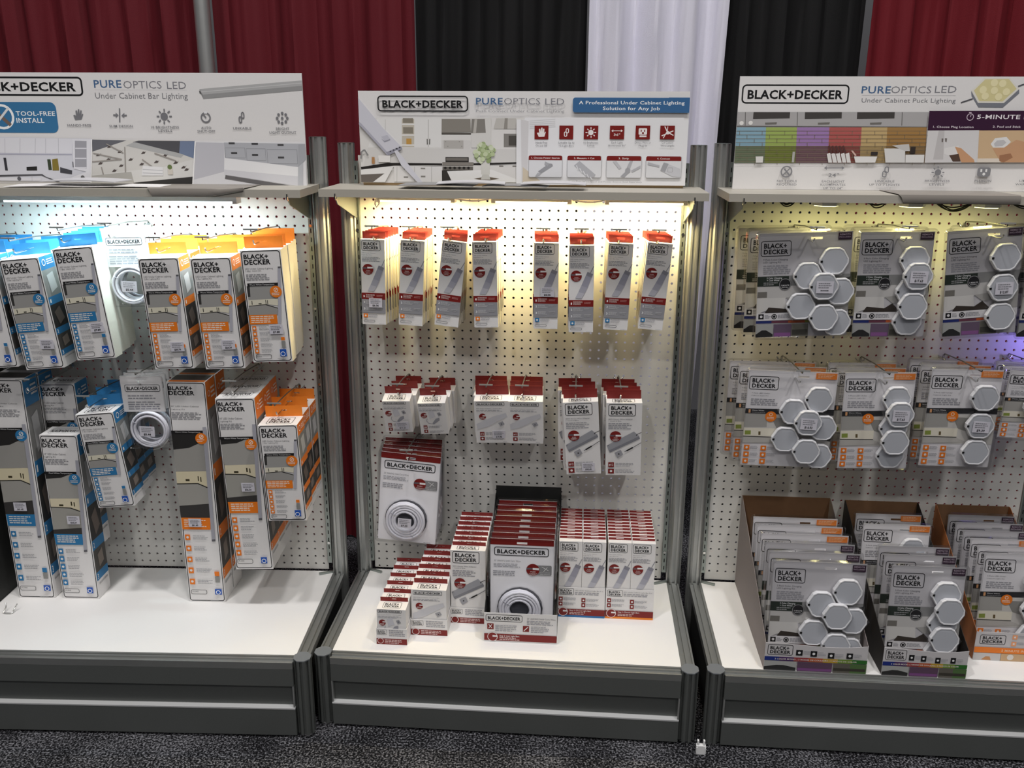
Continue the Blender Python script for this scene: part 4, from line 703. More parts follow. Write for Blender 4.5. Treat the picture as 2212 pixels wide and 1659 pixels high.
ART['sign_right'] = [
 ('logo1',.008,.07,.31,.237),('T','4A6C94','PURE',.344,.081,.425,.144,1),('T','86868C','OPTICS',.426,.08,.537,.142,0),('T','86868C','LED',.547,.075,.606,.138,0),('R','BDBDC0',.346,.16,.606,.162),
 ('T','86868A','Under Cabinet Puck Lighting',.347,.183,.608,.222,0),('P','7F828A',[(.647,.124),(.67,.224),(.741,.225),(.777,.105),(.779,.141),(.74,.264),(.673,.262),(.65,.166)]),
 ('P','E6E3DA',[(.647,.118),(.677,.011),(.747,.008),(.777,.105),(.741,.225),(.67,.224)]),('P','DDD39E',[(.654,.118),(.681,.023),(.745,.02),(.77,.103),(.737,.211),(.673,.209)]),('C','EFE6B8',.679,.112,.01),('C','EFE6B8',.707,.052,.01),
 ('C','EFE6B8',.73,.058,.01),('C','EFE6B8',.71,.118,.01),('C','EFE6B8',.743,.129,.01),('C','EFE6B8',.687,.166,.01),('C','EFE6B8',.724,.171,.01),('line','55555A',(.623,.222),(.654,.188),.0035),('line','55555A',(.773,.081),(.82,.028),.0035),
 ('P','B5B3B3',[(-.002,.31),(.538,.303),(.539,.434),(-.004,.441)]),('line','6A6866',(.022,.312),(.024,.43),.002),('line','6A6866',(.17,.31),(.172,.428),.002),('line','6A6866',(.464,.306),(.467,.423),.002),
 ('P','4A4745',[(.045,.311),(.149,.31),(.149,.364),(.045,.371)]),('P','4A4745',[(.191,.31),(.295,.308),(.296,.362),(.192,.369)]),('P','4A4745',[(.338,.308),(.443,.306),(.444,.36),(.339,.366)]),
 ('P','77746F',[(.08,.402),(.114,.399),(.113,.417),(.081,.42)]),('P','77746F',[(.23,.4),(.264,.397),(.263,.414),(.231,.417)]),('P','77746F',[(.377,.398),(.41,.395),(.409,.412),(.378,.415)]),('R','6A6866',-.004,.431,.538,.437),
 ('C','F2F0EC',.013,.408,.006),('C','F2F0EC',.039,.405,.006),('P','8FB2C4',[(-.003,.446),(.084,.444),(.087,.629),(-.002,.631)]),('P','6F7A62',[(-.003,.612),(.086,.61),(.089,.761),(-.001,.763)]),
 ('P','A3B765',[(.084,.444),(.174,.443),(.177,.627),(.086,.629)]),('P','77803F',[(.085,.61),(.176,.609),(.179,.758),(.088,.761)]),('P','A583B8',[(.172,.443),(.264,.441),(.268,.625),(.175,.627)]),
 ('P','755A60',[(.174,.609),(.267,.607),(.27,.756),(.177,.758)]),('P','B8605C',[(.264,.441),(.356,.44),(.36,.623),(.267,.625)]),('P','8A4E48',[(.266,.607),(.359,.605),(.363,.754),(.27,.756)]),
 ('P','C9AE7C',[(.355,.44),(.427,.439),(.432,.622),(.358,.623)]),('P','AC9468',[(.357,.605),(.431,.603),(.435,.752),(.361,.754)]),('P','A9824E',[(.427,.439),(.537,.437),(.542,.619),(.431,.622)]),
 ('P','8F744E',[(.43,.603),(.541,.601),(.546,.749),(.434,.752)]),('line','7A6F5E',(-.004,.478),(.537,.469),.0012),('line','7A6F5E',(.009,.478),(.01,.512),.0012),('line','7A6F5E',(.074,.477),(.074,.511),.0012),
 ('line','7A6F5E',(.138,.476),(.139,.509),.0012),('line','7A6F5E',(.202,.475),(.203,.508),.0012),('line','7A6F5E',(.266,.474),(.267,.507),.0012),('line','7A6F5E',(.33,.472),(.33,.506),.0012),('line','7A6F5E',(.393,.471),(.394,.505),.0012),
 ('line','7A6F5E',(.456,.47),(.457,.504),.0012),('line','7A6F5E',(.519,.469),(.52,.502),.0012),('line','7A6F5E',(-.003,.512),(.539,.502),.0012),('line','7A6F5E',(.031,.511),(.032,.545),.0012),('line','7A6F5E',(.096,.51),(.096,.544),.0012),
 ('line','7A6F5E',(.16,.509),(.161,.543),.0012),('line','7A6F5E',(.224,.508),(.225,.541),.0012),('line','7A6F5E',(.288,.507),(.289,.54),.0012),('line','7A6F5E',(.351,.505),(.352,.539),.0012),('line','7A6F5E',(.415,.504),(.416,.538),.0012),
 ('line','7A6F5E',(.478,.503),(.479,.536),.0012),('line','7A6F5E',(.541,.502),(.542,.535),.0012),('line','7A6F5E',(-.002,.546),(.54,.535),.0012),('line','7A6F5E',(.053,.545),(.053,.578),.0012),
 ('line','7A6F5E',(.118,.543),(.118,.577),.0012),('line','7A6F5E',(.182,.542),(.182,.576),.0012),('line','7A6F5E',(.246,.541),(.247,.575),.0012),('line','7A6F5E',(.31,.54),(.31,.573),.0012),('line','7A6F5E',(.373,.538),(.374,.572),.0012),
 ('line','7A6F5E',(.437,.537),(.438,.571),.0012),('line','7A6F5E',(.5,.536),(.501,.569),.0012),('line','7A6F5E',(.563,.535),(.564,.568),.0012),('line','7A6F5E',(-.001,.58),(.541,.569),.0012),('line','7A6F5E',(.012,.579),(.012,.613),.0012),
 ('line','7A6F5E',(.076,.578),(.077,.612),.0012),('line','7A6F5E',(.141,.577),(.142,.61),.0012),('line','7A6F5E',(.205,.575),(.206,.609),.0012),('line','7A6F5E',(.269,.574),(.27,.608),.0012),('line','7A6F5E',(.333,.573),(.334,.606),.0012),
 ('line','7A6F5E',(.397,.572),(.398,.605),.0012),('line','7A6F5E',(.46,.57),(.461,.604),.0012),('line','7A6F5E',(.523,.569),(.524,.602),.0012),('line','7A6F5E',(-.0,.613),(.543,.602),.0012),('line','7A6F5E',(.034,.613),(.034,.647),.0012),
 ('line','7A6F5E',(.098,.611),(.099,.645),.0012),('line','7A6F5E',(.163,.61),(.163,.644),.0012),('line','7A6F5E',(.227,.609),(.228,.642),.0012),('line','7A6F5E',(.291,.607),(.292,.641),.0012),('line','7A6F5E',(.355,.606),(.356,.64),.0012),
 ('line','7A6F5E',(.419,.605),(.419,.638),.0012),('line','7A6F5E',(.482,.603),(.483,.637),.0012),('line','7A6F5E',(.545,.602),(.546,.636),.0012),('line','7A6F5E',(.0,.647),(.544,.636),.0012),('line','7A6F5E',(.056,.646),(.056,.68),.0012),
 ('line','7A6F5E',(.12,.645),(.121,.679),.0012),('line','7A6F5E',(.185,.643),(.185,.677),.0012),('line','7A6F5E',(.249,.642),(.25,.676),.0012),('line','7A6F5E',(.313,.641),(.314,.674),.0012),('line','7A6F5E',(.377,.639),(.378,.673),.0012),
 ('line','7A6F5E',(.44,.638),(.441,.672),.0012),('line','7A6F5E',(.504,.636),(.505,.67),.0012),('line','7A6F5E',(.567,.635),(.568,.669),.0012),('line','7A6F5E',(.001,.682),(.546,.669),.0012),('line','7A6F5E',(.014,.681),(.015,.715),.0012),
 ('line','7A6F5E',(.079,.68),(.08,.714),.0012),('line','7A6F5E',(.144,.678),(.144,.712),.0012),('line','7A6F5E',(.208,.677),(.209,.711),.0012),('line','7A6F5E',(.273,.675),(.273,.709),.0012),('line','7A6F5E',(.337,.674),(.337,.708),.0012),
 ('line','7A6F5E',(.4,.672),(.401,.706),.0012),('line','7A6F5E',(.464,.671),(.465,.705),.0012),('line','7A6F5E',(.527,.67),(.528,.703),.0012),('line','7A6F5E',(.002,.716),(.547,.703),.0012),('line','7A6F5E',(.036,.715),(.037,.749),.0012),
 ('line','7A6F5E',(.101,.713),(.102,.748),.0012),('line','7A6F5E',(.166,.712),(.166,.746),.0012),('line','7A6F5E',(.23,.71),(.231,.744),.0012),('line','7A6F5E',(.294,.709),(.295,.743),.0012),('line','7A6F5E',(.359,.707),(.359,.741),.0012),
 ('line','7A6F5E',(.422,.706),(.423,.74),.0012),('line','7A6F5E',(.486,.704),(.487,.738),.0012),('line','7A6F5E',(.549,.703),(.55,.736),.0012),('line','7A6F5E',(.003,.75),(.548,.736),.0012),('line','7A6F5E',(.058,.749),(.059,.783),.0012),
 ('line','7A6F5E',(.123,.747),(.124,.781),.0012),('line','7A6F5E',(.188,.745),(.188,.78),.0012),('line','7A6F5E',(.252,.744),(.253,.778),.0012),('line','7A6F5E',(.316,.742),(.317,.776),.0012),('line','7A6F5E',(.38,.741),(.381,.775),.0012),
 ('line','7A6F5E',(.444,.739),(.445,.773),.0012),('line','7A6F5E',(.508,.737),(.509,.771),.0012),('line','7A6F5E',(.571,.736),(.572,.77),.0012),('P','E4E2DF',[(.06,.703),(.082,.702),(.082,.758),(.062,.759)]),
 ('R','B5B3AE',.165,.659,.172,.753),('P','E6E4E2',[(.263,.676),(.273,.663),(.281,.753),(.27,.753)]),('P','5A3A38',[(.264,.607),(.269,.6),(.279,.669),(.273,.673)]),('P','E6E4E2',[(.276,.675),(.286,.663),(.295,.753),(.283,.753)]),
 ('P','5A3A38',[(.274,.606),(.279,.6),(.289,.669),(.283,.673)]),('P','E6E4E2',[(.289,.675),(.299,.662),(.308,.753),(.297,.753)]),('P','5A3A38',[(.284,.606),(.289,.6),(.299,.668),(.293,.672)]),
 ('P','E6E4E2',[(.303,.675),(.313,.662),(.321,.752),(.31,.752)]),('P','5A3A38',[(.294,.606),(.299,.6),(.309,.668),(.303,.672)]),('P','E6E4E2',[(.316,.674),(.326,.662),(.334,.752),(.323,.752)]),
 ('P','5A3A38',[(.304,.606),(.309,.599),(.319,.668),(.313,.672)]),('P','EDECEA',[(.341,.696),(.407,.695),(.403,.75),(.347,.752)]),('P','D9B8AC',[(.331,.646),(.336,.644),(.348,.686),(.344,.694)]),
 ('P','E2E1DF',[(.424,.624),(.483,.623),(.487,.748),(.432,.749)]),('P','CFCDCA',[(.445,.597),(.492,.583),(.497,.645),(.484,.646)]),('R','3A3330',.498,.608,.512,.67),('P','E9E8E6',[(.486,.677),(.539,.676),(.54,.747),(.488,.748)]),
 ('R','3A3533',.388,.654,.407,.687),('P','3B1E38',[(.537,.294),(1.138,.286),(1.149,.458),(.539,.464)]),('P','3B1E38',[(.552,.459),(.567,.458),(.561,.481)]),('P','3B1E38',[(.699,.456),(.713,.456),(.707,.478)]),
 ('ring','D8C8D4',.652,.345,.01,.002),('R','D8C8D4',.647,.304,.654,.311),('line','D8C8D4',(.652,.345),(.654,.325),.0016),('T','F4EEF2','5-MINUTE INSTALL',.671,.323,.899,.361,1),('T','EDE4EA','1. Choose Plug Location',.553,.422,.665,.44,1),
 ('T','EDE4EA','2. Peel and Stick',.718,.418,.795,.436,1),('P','DEDCDC',[(.54,.464),(.682,.459),(.69,.74),(.542,.747)]),('P','C9C6C6',[(.57,.463),(.586,.463),(.593,.718),(.565,.719)]),
 ('P','E9E7E6',[(.592,.618),(.631,.593),(.64,.717),(.594,.668)]),('P','D2A27C',[(.621,.603),(.639,.617),(.679,.716),(.682,.741),(.645,.742)]),('P','5A463C',[(.608,.68),(.634,.667),(.643,.735),(.621,.736)]),
 ('P','77706C',[(.581,.532),(.586,.534),(.586,.566),(.582,.563)]),('P','77706C',[(.59,.529),(.596,.532),(.596,.564),(.592,.559)]),('P','D6B893',[(.682,.461),(1.148,.453),(1.165,.731),(.69,.74)]),
 ('P','E8DDD0',[(.688,.706),(1.163,.694),(1.165,.731),(.689,.74)]),('P','ECEBEA',[(.719,.579),(.729,.527),(.76,.516),(.774,.559),(.76,.609),(.727,.609)]),
 ('P','C9C8CA',[(.728,.576),(.735,.548),(.753,.541),(.762,.565),(.752,.596),(.732,.601)]),('P','CFA27E',[(.726,.615),(.757,.61),(.788,.54),(.849,.588),(.856,.736),(.755,.739)]),
 ('P','A87A5C',[(.748,.677),(.778,.659),(.786,.695),(.763,.739),(.75,.727)]),('ring','8A8A8E',.152,.838,.017,.004),('line','8A8A8E',(.142,.871),(.163,.802),.0032),('line','8A8A8E',(.145,.811),(.161,.868),.0047),
 ('line','8A8A8E',(.265,.802),(.313,.8),.0032),('P','8A8A8E',[(.258,.802),(.266,.786),(.267,.817)]),('P','8A8A8E',[(.318,.8),(.309,.785),(.31,.816)]),('O','8A8A8E',.431,.784,.444,.843,.0052,.0029),
 ('O','8A8A8E',.426,.822,.439,.881,.0052,.0029),('C','8A8A8E',.583,.832,.009),('line','8A8A8E',(.595,.832),(.601,.832),.0032),('line','8A8A8E',(.592,.858),(.598,.872),.0032),('line','8A8A8E',(.585,.868),(.586,.889),.0032),
 ('line','8A8A8E',(.576,.858),(.572,.873),.0032),('line','8A8A8E',(.572,.833),(.565,.833),.0032),('line','8A8A8E',(.574,.807),(.569,.793),.0032),('line','8A8A8E',(.582,.796),(.581,.776),.0032),('line','8A8A8E',(.59,.806),(.594,.792),.0032),
 ('RR','8A8A8E',.693,.785,.73,.867,.007),('R','F0F0F0',.701,.8,.706,.825),('R','F0F0F0',.715,.8,.72,.825),('C','F0F0F0',.712,.844,.004),('T','8A8A8E','24"',.273,.847,.303,.882,1),('T','8A8A8E','NO TOOLS',.127,.912,.184,.932,1),
 ('T','8A8A8E','REQUIRED',.127,.943,.184,.963,1),('T','8A8A8E','EACH LIGHT',.256,.911,.321,.931,1),('T','8A8A8E','ILLUMINATES',.253,.942,.325,.961,1),('T','8A8A8E','UP TO 24"',.262,.972,.317,.992,1),
 ('T','8A8A8E','LINKABLE',.408,.905,.463,.925,1),('T','8A8A8E','UP TO 7 LIGHTS',.393,.938,.479,.957,1),('T','8A8A8E','BRIGHTNESS',.549,.899,.619,.918,1),('T','8A8A8E','LEVELS',.563,.93,.605,.95,1),
 ('T','8A8A8E','PLUG-IN',.689,.893,.735,.914,1),('T','8A8A8E','LIMITED',.814,.89,.861,.91,1),('T','8A8A8E','WARRANTY',.804,.922,.867,.941,1),]
def draw(face, name, sub=None, clampx=None):
    """plays a list of printing commands on a face; sub replaces '@' colour and *KEY* words"""
    sub = sub or {}
    for c in ART[name]:
        a = list(c[1:])
        for i, v in enumerate(a):
            if v == '@': a[i] = sub.get('@', ORG)
            elif isinstance(v, str) and '*' in v:
                for k, w in sub.items(): v = v.replace('*' + k + '*', w)
                a[i] = v
        if clampx:   # narrower card printed with the same artwork, cut at its right edge
            k = clampx; cmd = c[0]
            if cmd == 'P': a[1] = [(min(1, x * k), y) for x, y in a[1]]
            elif cmd in ('R', 'O', 'RR', 'L'):
                a[1] = min(1, a[1] * k); a[3] = min(1, a[3] * k)
                if a[3] - a[1] < .01: continue
                if cmd in ('O', 'RR'): a[5] *= k
                if cmd == 'O': a[6] *= k
            elif cmd in ('C', 'ring'): a[1] *= k; a[3] *= k; a[4:5] = [v * k for v in a[4:5]]
            elif cmd in ('T',): a[2] *= k; a[4] *= k
            elif cmd in ('logo1', 'logo2'): a[0] *= k; a[2] *= k
            elif cmd == 'line': a[1] = (min(1, a[1][0] * k), a[1][1]); a[2] = (min(1, a[2][0] * k), a[2][1]); a[3] *= k
        lim = lambda v: min(1.0, max(0.0, v))
        if c[0] == 'P': a[1] = [(lim(x), y) for x, y in a[1]]
        elif c[0] in ('R', 'RR', 'L'): a[1], a[3] = lim(a[1]), lim(a[3])
        elif c[0] == 'line': a[1], a[2] = (lim(a[1][0]), a[1][1]), (lim(a[2][0]), a[2][1])
        if c[0] in ('R', 'RR', 'L') and a[3] - a[1] < .003: continue
        getattr(face, c[0])(*a)

# ------------------------------------------------------------------ header signs
def sign(b, u0, u1, z1, art, label):
    z0 = SHZ[b] + (.0075 if b == 'C' else .0005); mb = MB(); mb.box(u0, -.0755, z0, u1, -.0705, z1, WHITE)
    f = Face(mb, (u0, -.0755, z1), (1, 0, 0), (0, 0, -1), u1 - u0, z1 - z0, (0, -1, 0), .0001); f.up = lambda: setattr(f, 'e', f.e + .000035)
    draw(f, art); r = solo('header_sign', mb, label, 'sign', BAY[b][0])
    if b == 'C': mb = MB(); mb.box(u0 + .004, -.0700, SHZ[b] + .0005, u1 - .004, -.0660, z1 - .1, M('tan_backing_board', 'C9AD86', .6)); part('backing_board', mb, r)
    return r
sign('L', .012, .927, 1.4975, 'sign_left', 'white header sign about bar lighting, with blue tool-free install panel')
sign('C', .012, .902, 1.4725, 'sign_middle', 'white header sign with kitchen picture and six dark red icons')
sign('R', -.026, .885, 1.506, 'sign_right', 'white header sign with rainbow-tiled kitchen picture and purple 5-minute panel')
# leaflets lying on the shelves
def leaflets(b, specs, labels, group):
    for (u, d, w, l, rz, k), lb in zip(specs, labels):
        mb = MB(); rng = random.Random(int(u * 1000)); n = 8; vs = []; t = .0012 + .0005 * k
        for top in (0, 1):
            for i in range(n + 1):
                for j in (0, 1):
                    x = -w / 2 + w * i / n; vs.append((x, -l / 2 + l * j, (.0015 + .004 * math.sin(i / n * math.pi) * (.4 + .3 * k)) + top * t))
        N = 2 * (n + 1); fs = []
        for i in range(n):
            a = 2 * i; fs += [(a, a + 1, a + 3, a + 2), (N + a, N + a + 2, N + a + 3, N + a + 1), (a, a + 2, N + a + 2, N + a), (a + 1, N + a + 1, N + a + 3, a + 3)]
        fs += [(0, N, N + 1, 1), (2 * n, 2 * n + 1, N + 2 * n + 1, N + 2 * n)]
        mb.add(vs, fs, [WHITE, M('grey_leaflet', '8C8B8C', .4), M('light_leaflet', 'C9C8CC', .4)][k % 3])
        solo('leaflet', mb, lb, 'leaflet', at(b, u, d, SHZ[b] + .0006 + .006 * (k % 3)) @ RZ(rz), group, sm=40)
leaflets('L', [(.27, .17, .21, .10, 4, 0), (.36, .165, .2, .10, -3, 2), (.47, .17, .2, .09, 3, 0)],
         ['white leaflet at far left end of the left shelf stack', 'pale leaflet in the middle of the left shelf stack', 'white leaflet nearest the sign centre on left shelf'], 'leaflets on the left shelf')
leaflets('C', [(.24, .155, .20, .10, -3, 1), (.33, .165, .18, .09, 4, 2), (.45, .165, .17, .08, -5, 1), (.55, .16, .17, .09, -2, 2)],
         ['grey leaflet at the left end of the middle shelf pile', 'pale leaflet second from left on the middle shelf', 'grey leaflet third from left on the middle shelf', 'pale leaflet at the right end of middle shelf pile'], 'leaflets on the middle shelf')
def droop(b, u0, u1, over, label, skew):
    """sheet lying on the shelf with its front edge bent down over the shelf edge"""
    z = SHZ[b]; mb = MB(); prof = [(-.08, z + .0012), (-.16, z + .002), (-.232, z + .0028), (-.2375, z + .0012), (-.2385, z - .004), (-.239, z - over)]; vs = []
    for k in (0, 1):
        for i, (y, zz) in enumerate(prof):
            q = max(0, i - 3) / 2
            for j in range(9):
                t = j / 8; zz2 = zz if i < 4 else zz + (over - .003) * max(0, (t - .62) / .38) * skew * (.5 if i == 4 else 1)
                vs.append((u0 + (u1 - u0) * t + (.012 * q if j == 0 else 0), y - .0008 * k, zz2 + .0008 * k))
    fs = []; N = len(prof) * 9
    for i in range(len(prof) - 1):
        for j in range(8):
            a = i * 9 + j; fs += [(a, a + 9, a + 10, a + 1), (N + a, N + a + 1, N + a + 10, N + a + 9)]
    for j in range(8): fs += [(j, j + 1, N + j + 1, N + j), (N - 9 + j, 2 * N - 9 + j, 2 * N - 8 + j, N - 8 + j)]
    for i in range(len(prof) - 1): fs += [(i * 9, N + i * 9, N + i * 9 + 9, i * 9 + 9), (i * 9 + 8, i * 9 + 17, N + i * 9 + 17, N + i * 9 + 8)]
    mb.add(vs, fs, M('taupe_leaflet', '928C85', .5)); solo('leaflet', mb, label, 'leaflet', BAY[b][0], sm=50)
droop('L', .55, .80, .0195, 'grey sheet drooping over the front edge of left shelf', 1)
droop('R', .36, .655, .018, 'grey sheet drooping over the front edge of right shelf', .0)

# ------------------------------------------------------------------ peg hooks
def hook(b, u, z, length, label, sw=0.0, cache={}):
    key = (length,)
    r = root('peg_hook', label, 'peg hook', at(b, u, 0, z) @ RZ(sw), 'peg hooks of the %s stand' % BN[b])
    if key not in cache:
        q = .0127; a = MB()
        a.tube([(-q, .012, .003), (-q, -.003, .001), (-q * .8, -.005, -.004), (0, -.006, -.008), (q * .8, -.005, -.004), (q, -.003, .001), (q, .012, .003)], .0020, CHROME, 7)
        a.box(-.0035, -.0075, -.010, .0035, -.0045, .005, CHROME)
        p = MB(); L = length; p.tube([(0, -.005, -.007), (0, -L * .5, -.009), (0, -L + .012, -.010), (0, -L + .004, -.006), (0, -L, .001)], .0021, CHROME, 7)
        w = MB(); w.tube([(0, -.006, .003), (0, -.012, .009), (0, -L * .55, .020), (0, -L - .012, .024), (0, -L - .014, .030)], .0017, DARKWIRE, 7)
        e = MB(); e.box(-.019, -L - .0165, .0295, .019, -L - .0145, .0335, M('label_plate_metal', 'C4C4C1', .35, .6))
        cache[key] = [(n, m.mesh(n), s) for n, m, s in (('base_clip', a, 50), ('product_rod', p, 50), ('label_arm', w, 50), ('label_plate', e, None))]
    for n, m, s in cache[key]:
        o = bpy.data.objects.new(n, m); COL.objects.link(o); o.parent = r
        if s: smooth(o, s)
    return r

# ------------------------------------------------------------------ cartons
MESH = {}
def tab_mesh(key, w, h, mat, slot=.34, sh=.0045):
    """hang tab with a real slot; origin at its bottom centre, back at y=0"""
    if key in MESH: return MESH[key]
    mb = MB(); t = .0009; s = w * slot; c = h * .58
    mb.box(-w / 2, -t, 0, -s / 2, 0, h, mat); mb.box(s / 2, -t, 0, w / 2, 0, h, mat)
    mb.box(-s / 2, -t, 0, s / 2, 0, c - sh / 2, mat); mb.box(-s / 2, -t, c + sh / 2, s / 2, 0, h, mat)
    MESH[key] = mb.mesh('hang_tab'); return MESH[key]
def sticker_mesh(price, w=.037, h=.026):
    k = 'price' + price
    if k in MESH: return MESH[k]
    mb = MB(); mb.box(-w / 2, -.0004, 0, w / 2, 0, h, M('price_sticker_paper', 'D3D1DA', .5))
    f = Face(mb, (-w / 2, -.0004, h), (1, 0, 0), (0, 0, -1), w, h, (0, -1, 0))
    f.L('8A8A90', .12, .10, .88, .62, 3)
    if price == '-': f.L('55555A', .26, .68, .74, .88, 1)
    else: f.T('2A2A2C', price, .26, .68, .74, .88, 2)
    MESH[k] = mb.mesh('price_sticker'); return MESH[k]
def link(name, me, parent, loc=(0, 0, 0), rot=0):
    o = bpy.data.objects.new(name, me); COL.objects.link(o); o.parent = parent; o.location = loc; o.rotation_euler = (0, math.radians(rot), 0); return o
def kit_side(mb, w, h, t, col, long=False):
    f = Face(mb, (w / 2, -t, h), (0, 1, 0), (0, 0, -1), t, h, (1, 0, 0))
    bands = [('@', 0, .12), ('8C8C8A', .12, .36), ('@', .36, .43), ('2F2E2D', .43, .64), ('@', .64, .70), ('4A4744', .70, .84), ('@', .84, .89)]
    for c, a, b in bands: f.R(col if c == '@' else c, 0.02, a, .98, b)
    f.P('C6C6C6', [(.25, .17), (.7, .15), (.8, .30), (.35, .33)]); f.P('6A5F58', [(.2, .5), (.6, .46), (.8, .58), (.4, .62)]); f.P('8A7F76', [(.3, .74), (.7, .72), (.75, .80), (.35, .82)])
    for n, y in (('1', .378), ('2', .652), ('3', .848)): f.T('F4EEE8', n, .08, y, .08 + .09, y + .032, 1)
    f.ring('F4EEE8', .25, .055, .12, .03); f.L('F4EEE8', .45, .03, .9, .085, 3); f.L('B0B0B0', .15, .905, .9, .925, 1)
def carton_mesh(kind, col):
    """folding carton, bottom at z=0, back at y=0, front at y=-t; returns mesh, w, h, t"""
    k = kind + col; dims = {'lightbar': (.067, .239, .0205), 'small': (.081, .105, .046), 'mid': (.099, .139, .041), 'large': (.100, .228, .0325),
                            'thin': (.107, .302, .040), 'kit': (.107, .302, .074), 'short': (.107, .284, .074), 'mid_kit': (.108, .518, .074), 'long_kit': (.108, .681, .074)}
    w, h, t = dims[kind]
    if k in MESH: return MESH[k], w, h, t
    mb = MB(); sidem = CREAM if kind in ('thin', 'lightbar') else WHITE
    mb.box(-w / 2, -t, 0, w / 2, 0, h, WHITE, dict(l=sidem, r=sidem))
    f = front(mb, w, h, -t)
    top = Face(mb, (-w / 2, 0, h), (1, 0, 0), (0, -1, 0), w, t, (0, 0, 1))
    warm = col != 'blue'
    sub = {'@': ORG if warm else BLU, 'TEMP': 'Warm White Temperature' if warm else 'Cool White Temperature', 'SUB': {'thin': '1-Bar Add-On', 'kit': '2-Bar Lighting Kit', 'short': '1-Bar Lighting Kit'}.get(kind, '')}
    if kind == 'lightbar':
        draw(f, 'lightbar', sub); fs = Face(mb, (w / 2, -t, h), (0, 1, 0), (0, 0, -1), t, h, (1, 0, 0)); fs.R(RED, .55, .60, 1, .68); fs.R('8F8F92', .55, .68, 1, .84)
        fl = Face(mb, (-w / 2, 0, h), (0, -1, 0), (0, 0, -1), t, h, (-1, 0, 0)); fl.R(RED, 0, .60, .45, .68); fl.R('8F8F92', 0, .68, .45, .84)
    elif kind in ('small', 'mid', 'large'):
        draw(f, 'adapter_' + kind, sub); top.logo2(.17, .14, .80, .86)
    else:
        draw(f, {'thin': 'kit_short', 'kit': 'kit_short', 'short': 'kit_short', 'mid_kit': 'kit_mid', 'long_kit': 'kit_long'}[kind], sub)
        if kind != 'thin': kit_side(mb, w, h, t, sub['@'])
        if kind == 'short': top.logo2(.16, .14, .84, .86)
        elif kind == 'kit': pass
        elif kind == 'mid_kit': top.R('EDEDED', .02, .05, .98, .95); top.logo1(.12, .2, .86, .8)
        elif kind == 'long_kit': top.R('55524F', .03, .05, .97, .72); top.R(sub['@'] if warm else 'E9E9EB', .03, .75, .97, .97)
    MESH[k] = mb.mesh('carton'); return MESH[k], w, h, t
TABH = {'lightbar': .0195, 'small': .024, 'mid': .030, 'large': .027, 'thin': .031, 'kit': .031, 'short': .031}
def carton(kind, col, mat, label, group, price=None, sxz=None, srot=0, tabz=1):
    """one carton with its hang tab and price sticker; repeats share mesh data"""
    me, w, h, t = carton_mesh(kind, col)
    nm = {'lightbar': 'light_bar_carton', 'small': 'adapter_carton', 'mid': 'adapter_carton', 'large': 'adapter_carton'}.get(kind, 'lighting_kit_carton')
    r = root(nm, label, 'box', mat, group); link('carton', me, r)
    if kind in TABH:
        tm = TABRED if kind in ('lightbar', 'small', 'mid', 'large') else (TABBLUE if col == 'blue' else TABORG)
        link('hang_tab', tab_mesh((kind, tm.name), w * .96, TABH[kind], tm, .34 if kind == 'lightbar' else .16, .0045 if kind == 'lightbar' else .003), r, (0, -.0005, h)).scale = (1, 1, tabz)
    if price: link('price_sticker', sticker_mesh(price), r, (sxz[0], -t - .0048, sxz[1]), srot)
    return r

def hung(b, u, d, z, piv, tilt, roll): return at(b, u, d, z) @ T4((0, 0, piv)) @ RX(tilt) @ RY(roll) @ T4((0, 0, -piv))
def stack(kind, col, b, u, z, front_d, n, tilt, roll, what, where, group, price=None, sxz=None, hz=None, hl=None, jit=.0015, hu=None, gap=.0012, srot=0, hlabel=None):
    """a hook with n cartons one behind the other"""
    _, w, h, t = carton_mesh(kind, col); piv = h + TABH.get(kind, .02) * .58; rng = random.Random(int(u * 997))
    hu = u if hu is None else hu
    for i in range(n):
        d = front_d - t * math.cos(math.radians(tilt)) - i * (t + (gap if kind != 'thin' else .004))
        f = i / max(1, n - 1) if n > 1 else 0
        uu = u + (hu - u) * f + (rng.uniform(-jit, jit) if i else 0)
        carton(kind, col, hung(b, uu, d, z, piv, tilt * (1 - .5 * f), roll * (1 - f * .6)), '%s, %s %s' % (what, ORDF(i), where), group, price if i == 0 else None, sxz, srot)
    if hl: hook(b, hu, z + piv + .0065 if hz is None else hz, hl, hlabel)

# middle stand, top row: eight hooks of thin light bar cartons
N8 = ['first', 'second', 'third', 'fourth', 'fifth', 'sixth', 'seventh', 'eighth']
row = [(.054, .843, 6, 1, .068), (.166, .842, 6, 3, .168), (.2825, .841, 5, 6.5, .2715), (.362, .841, 6, -1.2, .3705), (.5325, .8405, 5, 0, .5255), (.6275, .8375, 5, -.8, .626), (.7335, .842, 5, 1.8, .7255), (.8390, .8445, 5, 4.1, .8275)]
for i, (u, z, n, roll, hu) in enumerate(row):
    pr = {0: ('$6.06', (.006, .050)), 4: ('$6.06', (.004, .092))}.get(i, (None, None))
    stack('lightbar', 'warm' if i < 4 else 'blue', 'C', u, z, .17 if i == 5 else .152, n, .4, roll, 'thin light bar carton with %s icon' % ('orange' if i < 4 else 'blue'), 'on %s upper hook, middle stand' % N8[i], 'light bar cartons on the upper hooks',
          *pr, hl=.20, hu=hu, hz=1.094, jit=.001, hlabel='wire peg hook, %s from left in middle stand top row' % N8[i])
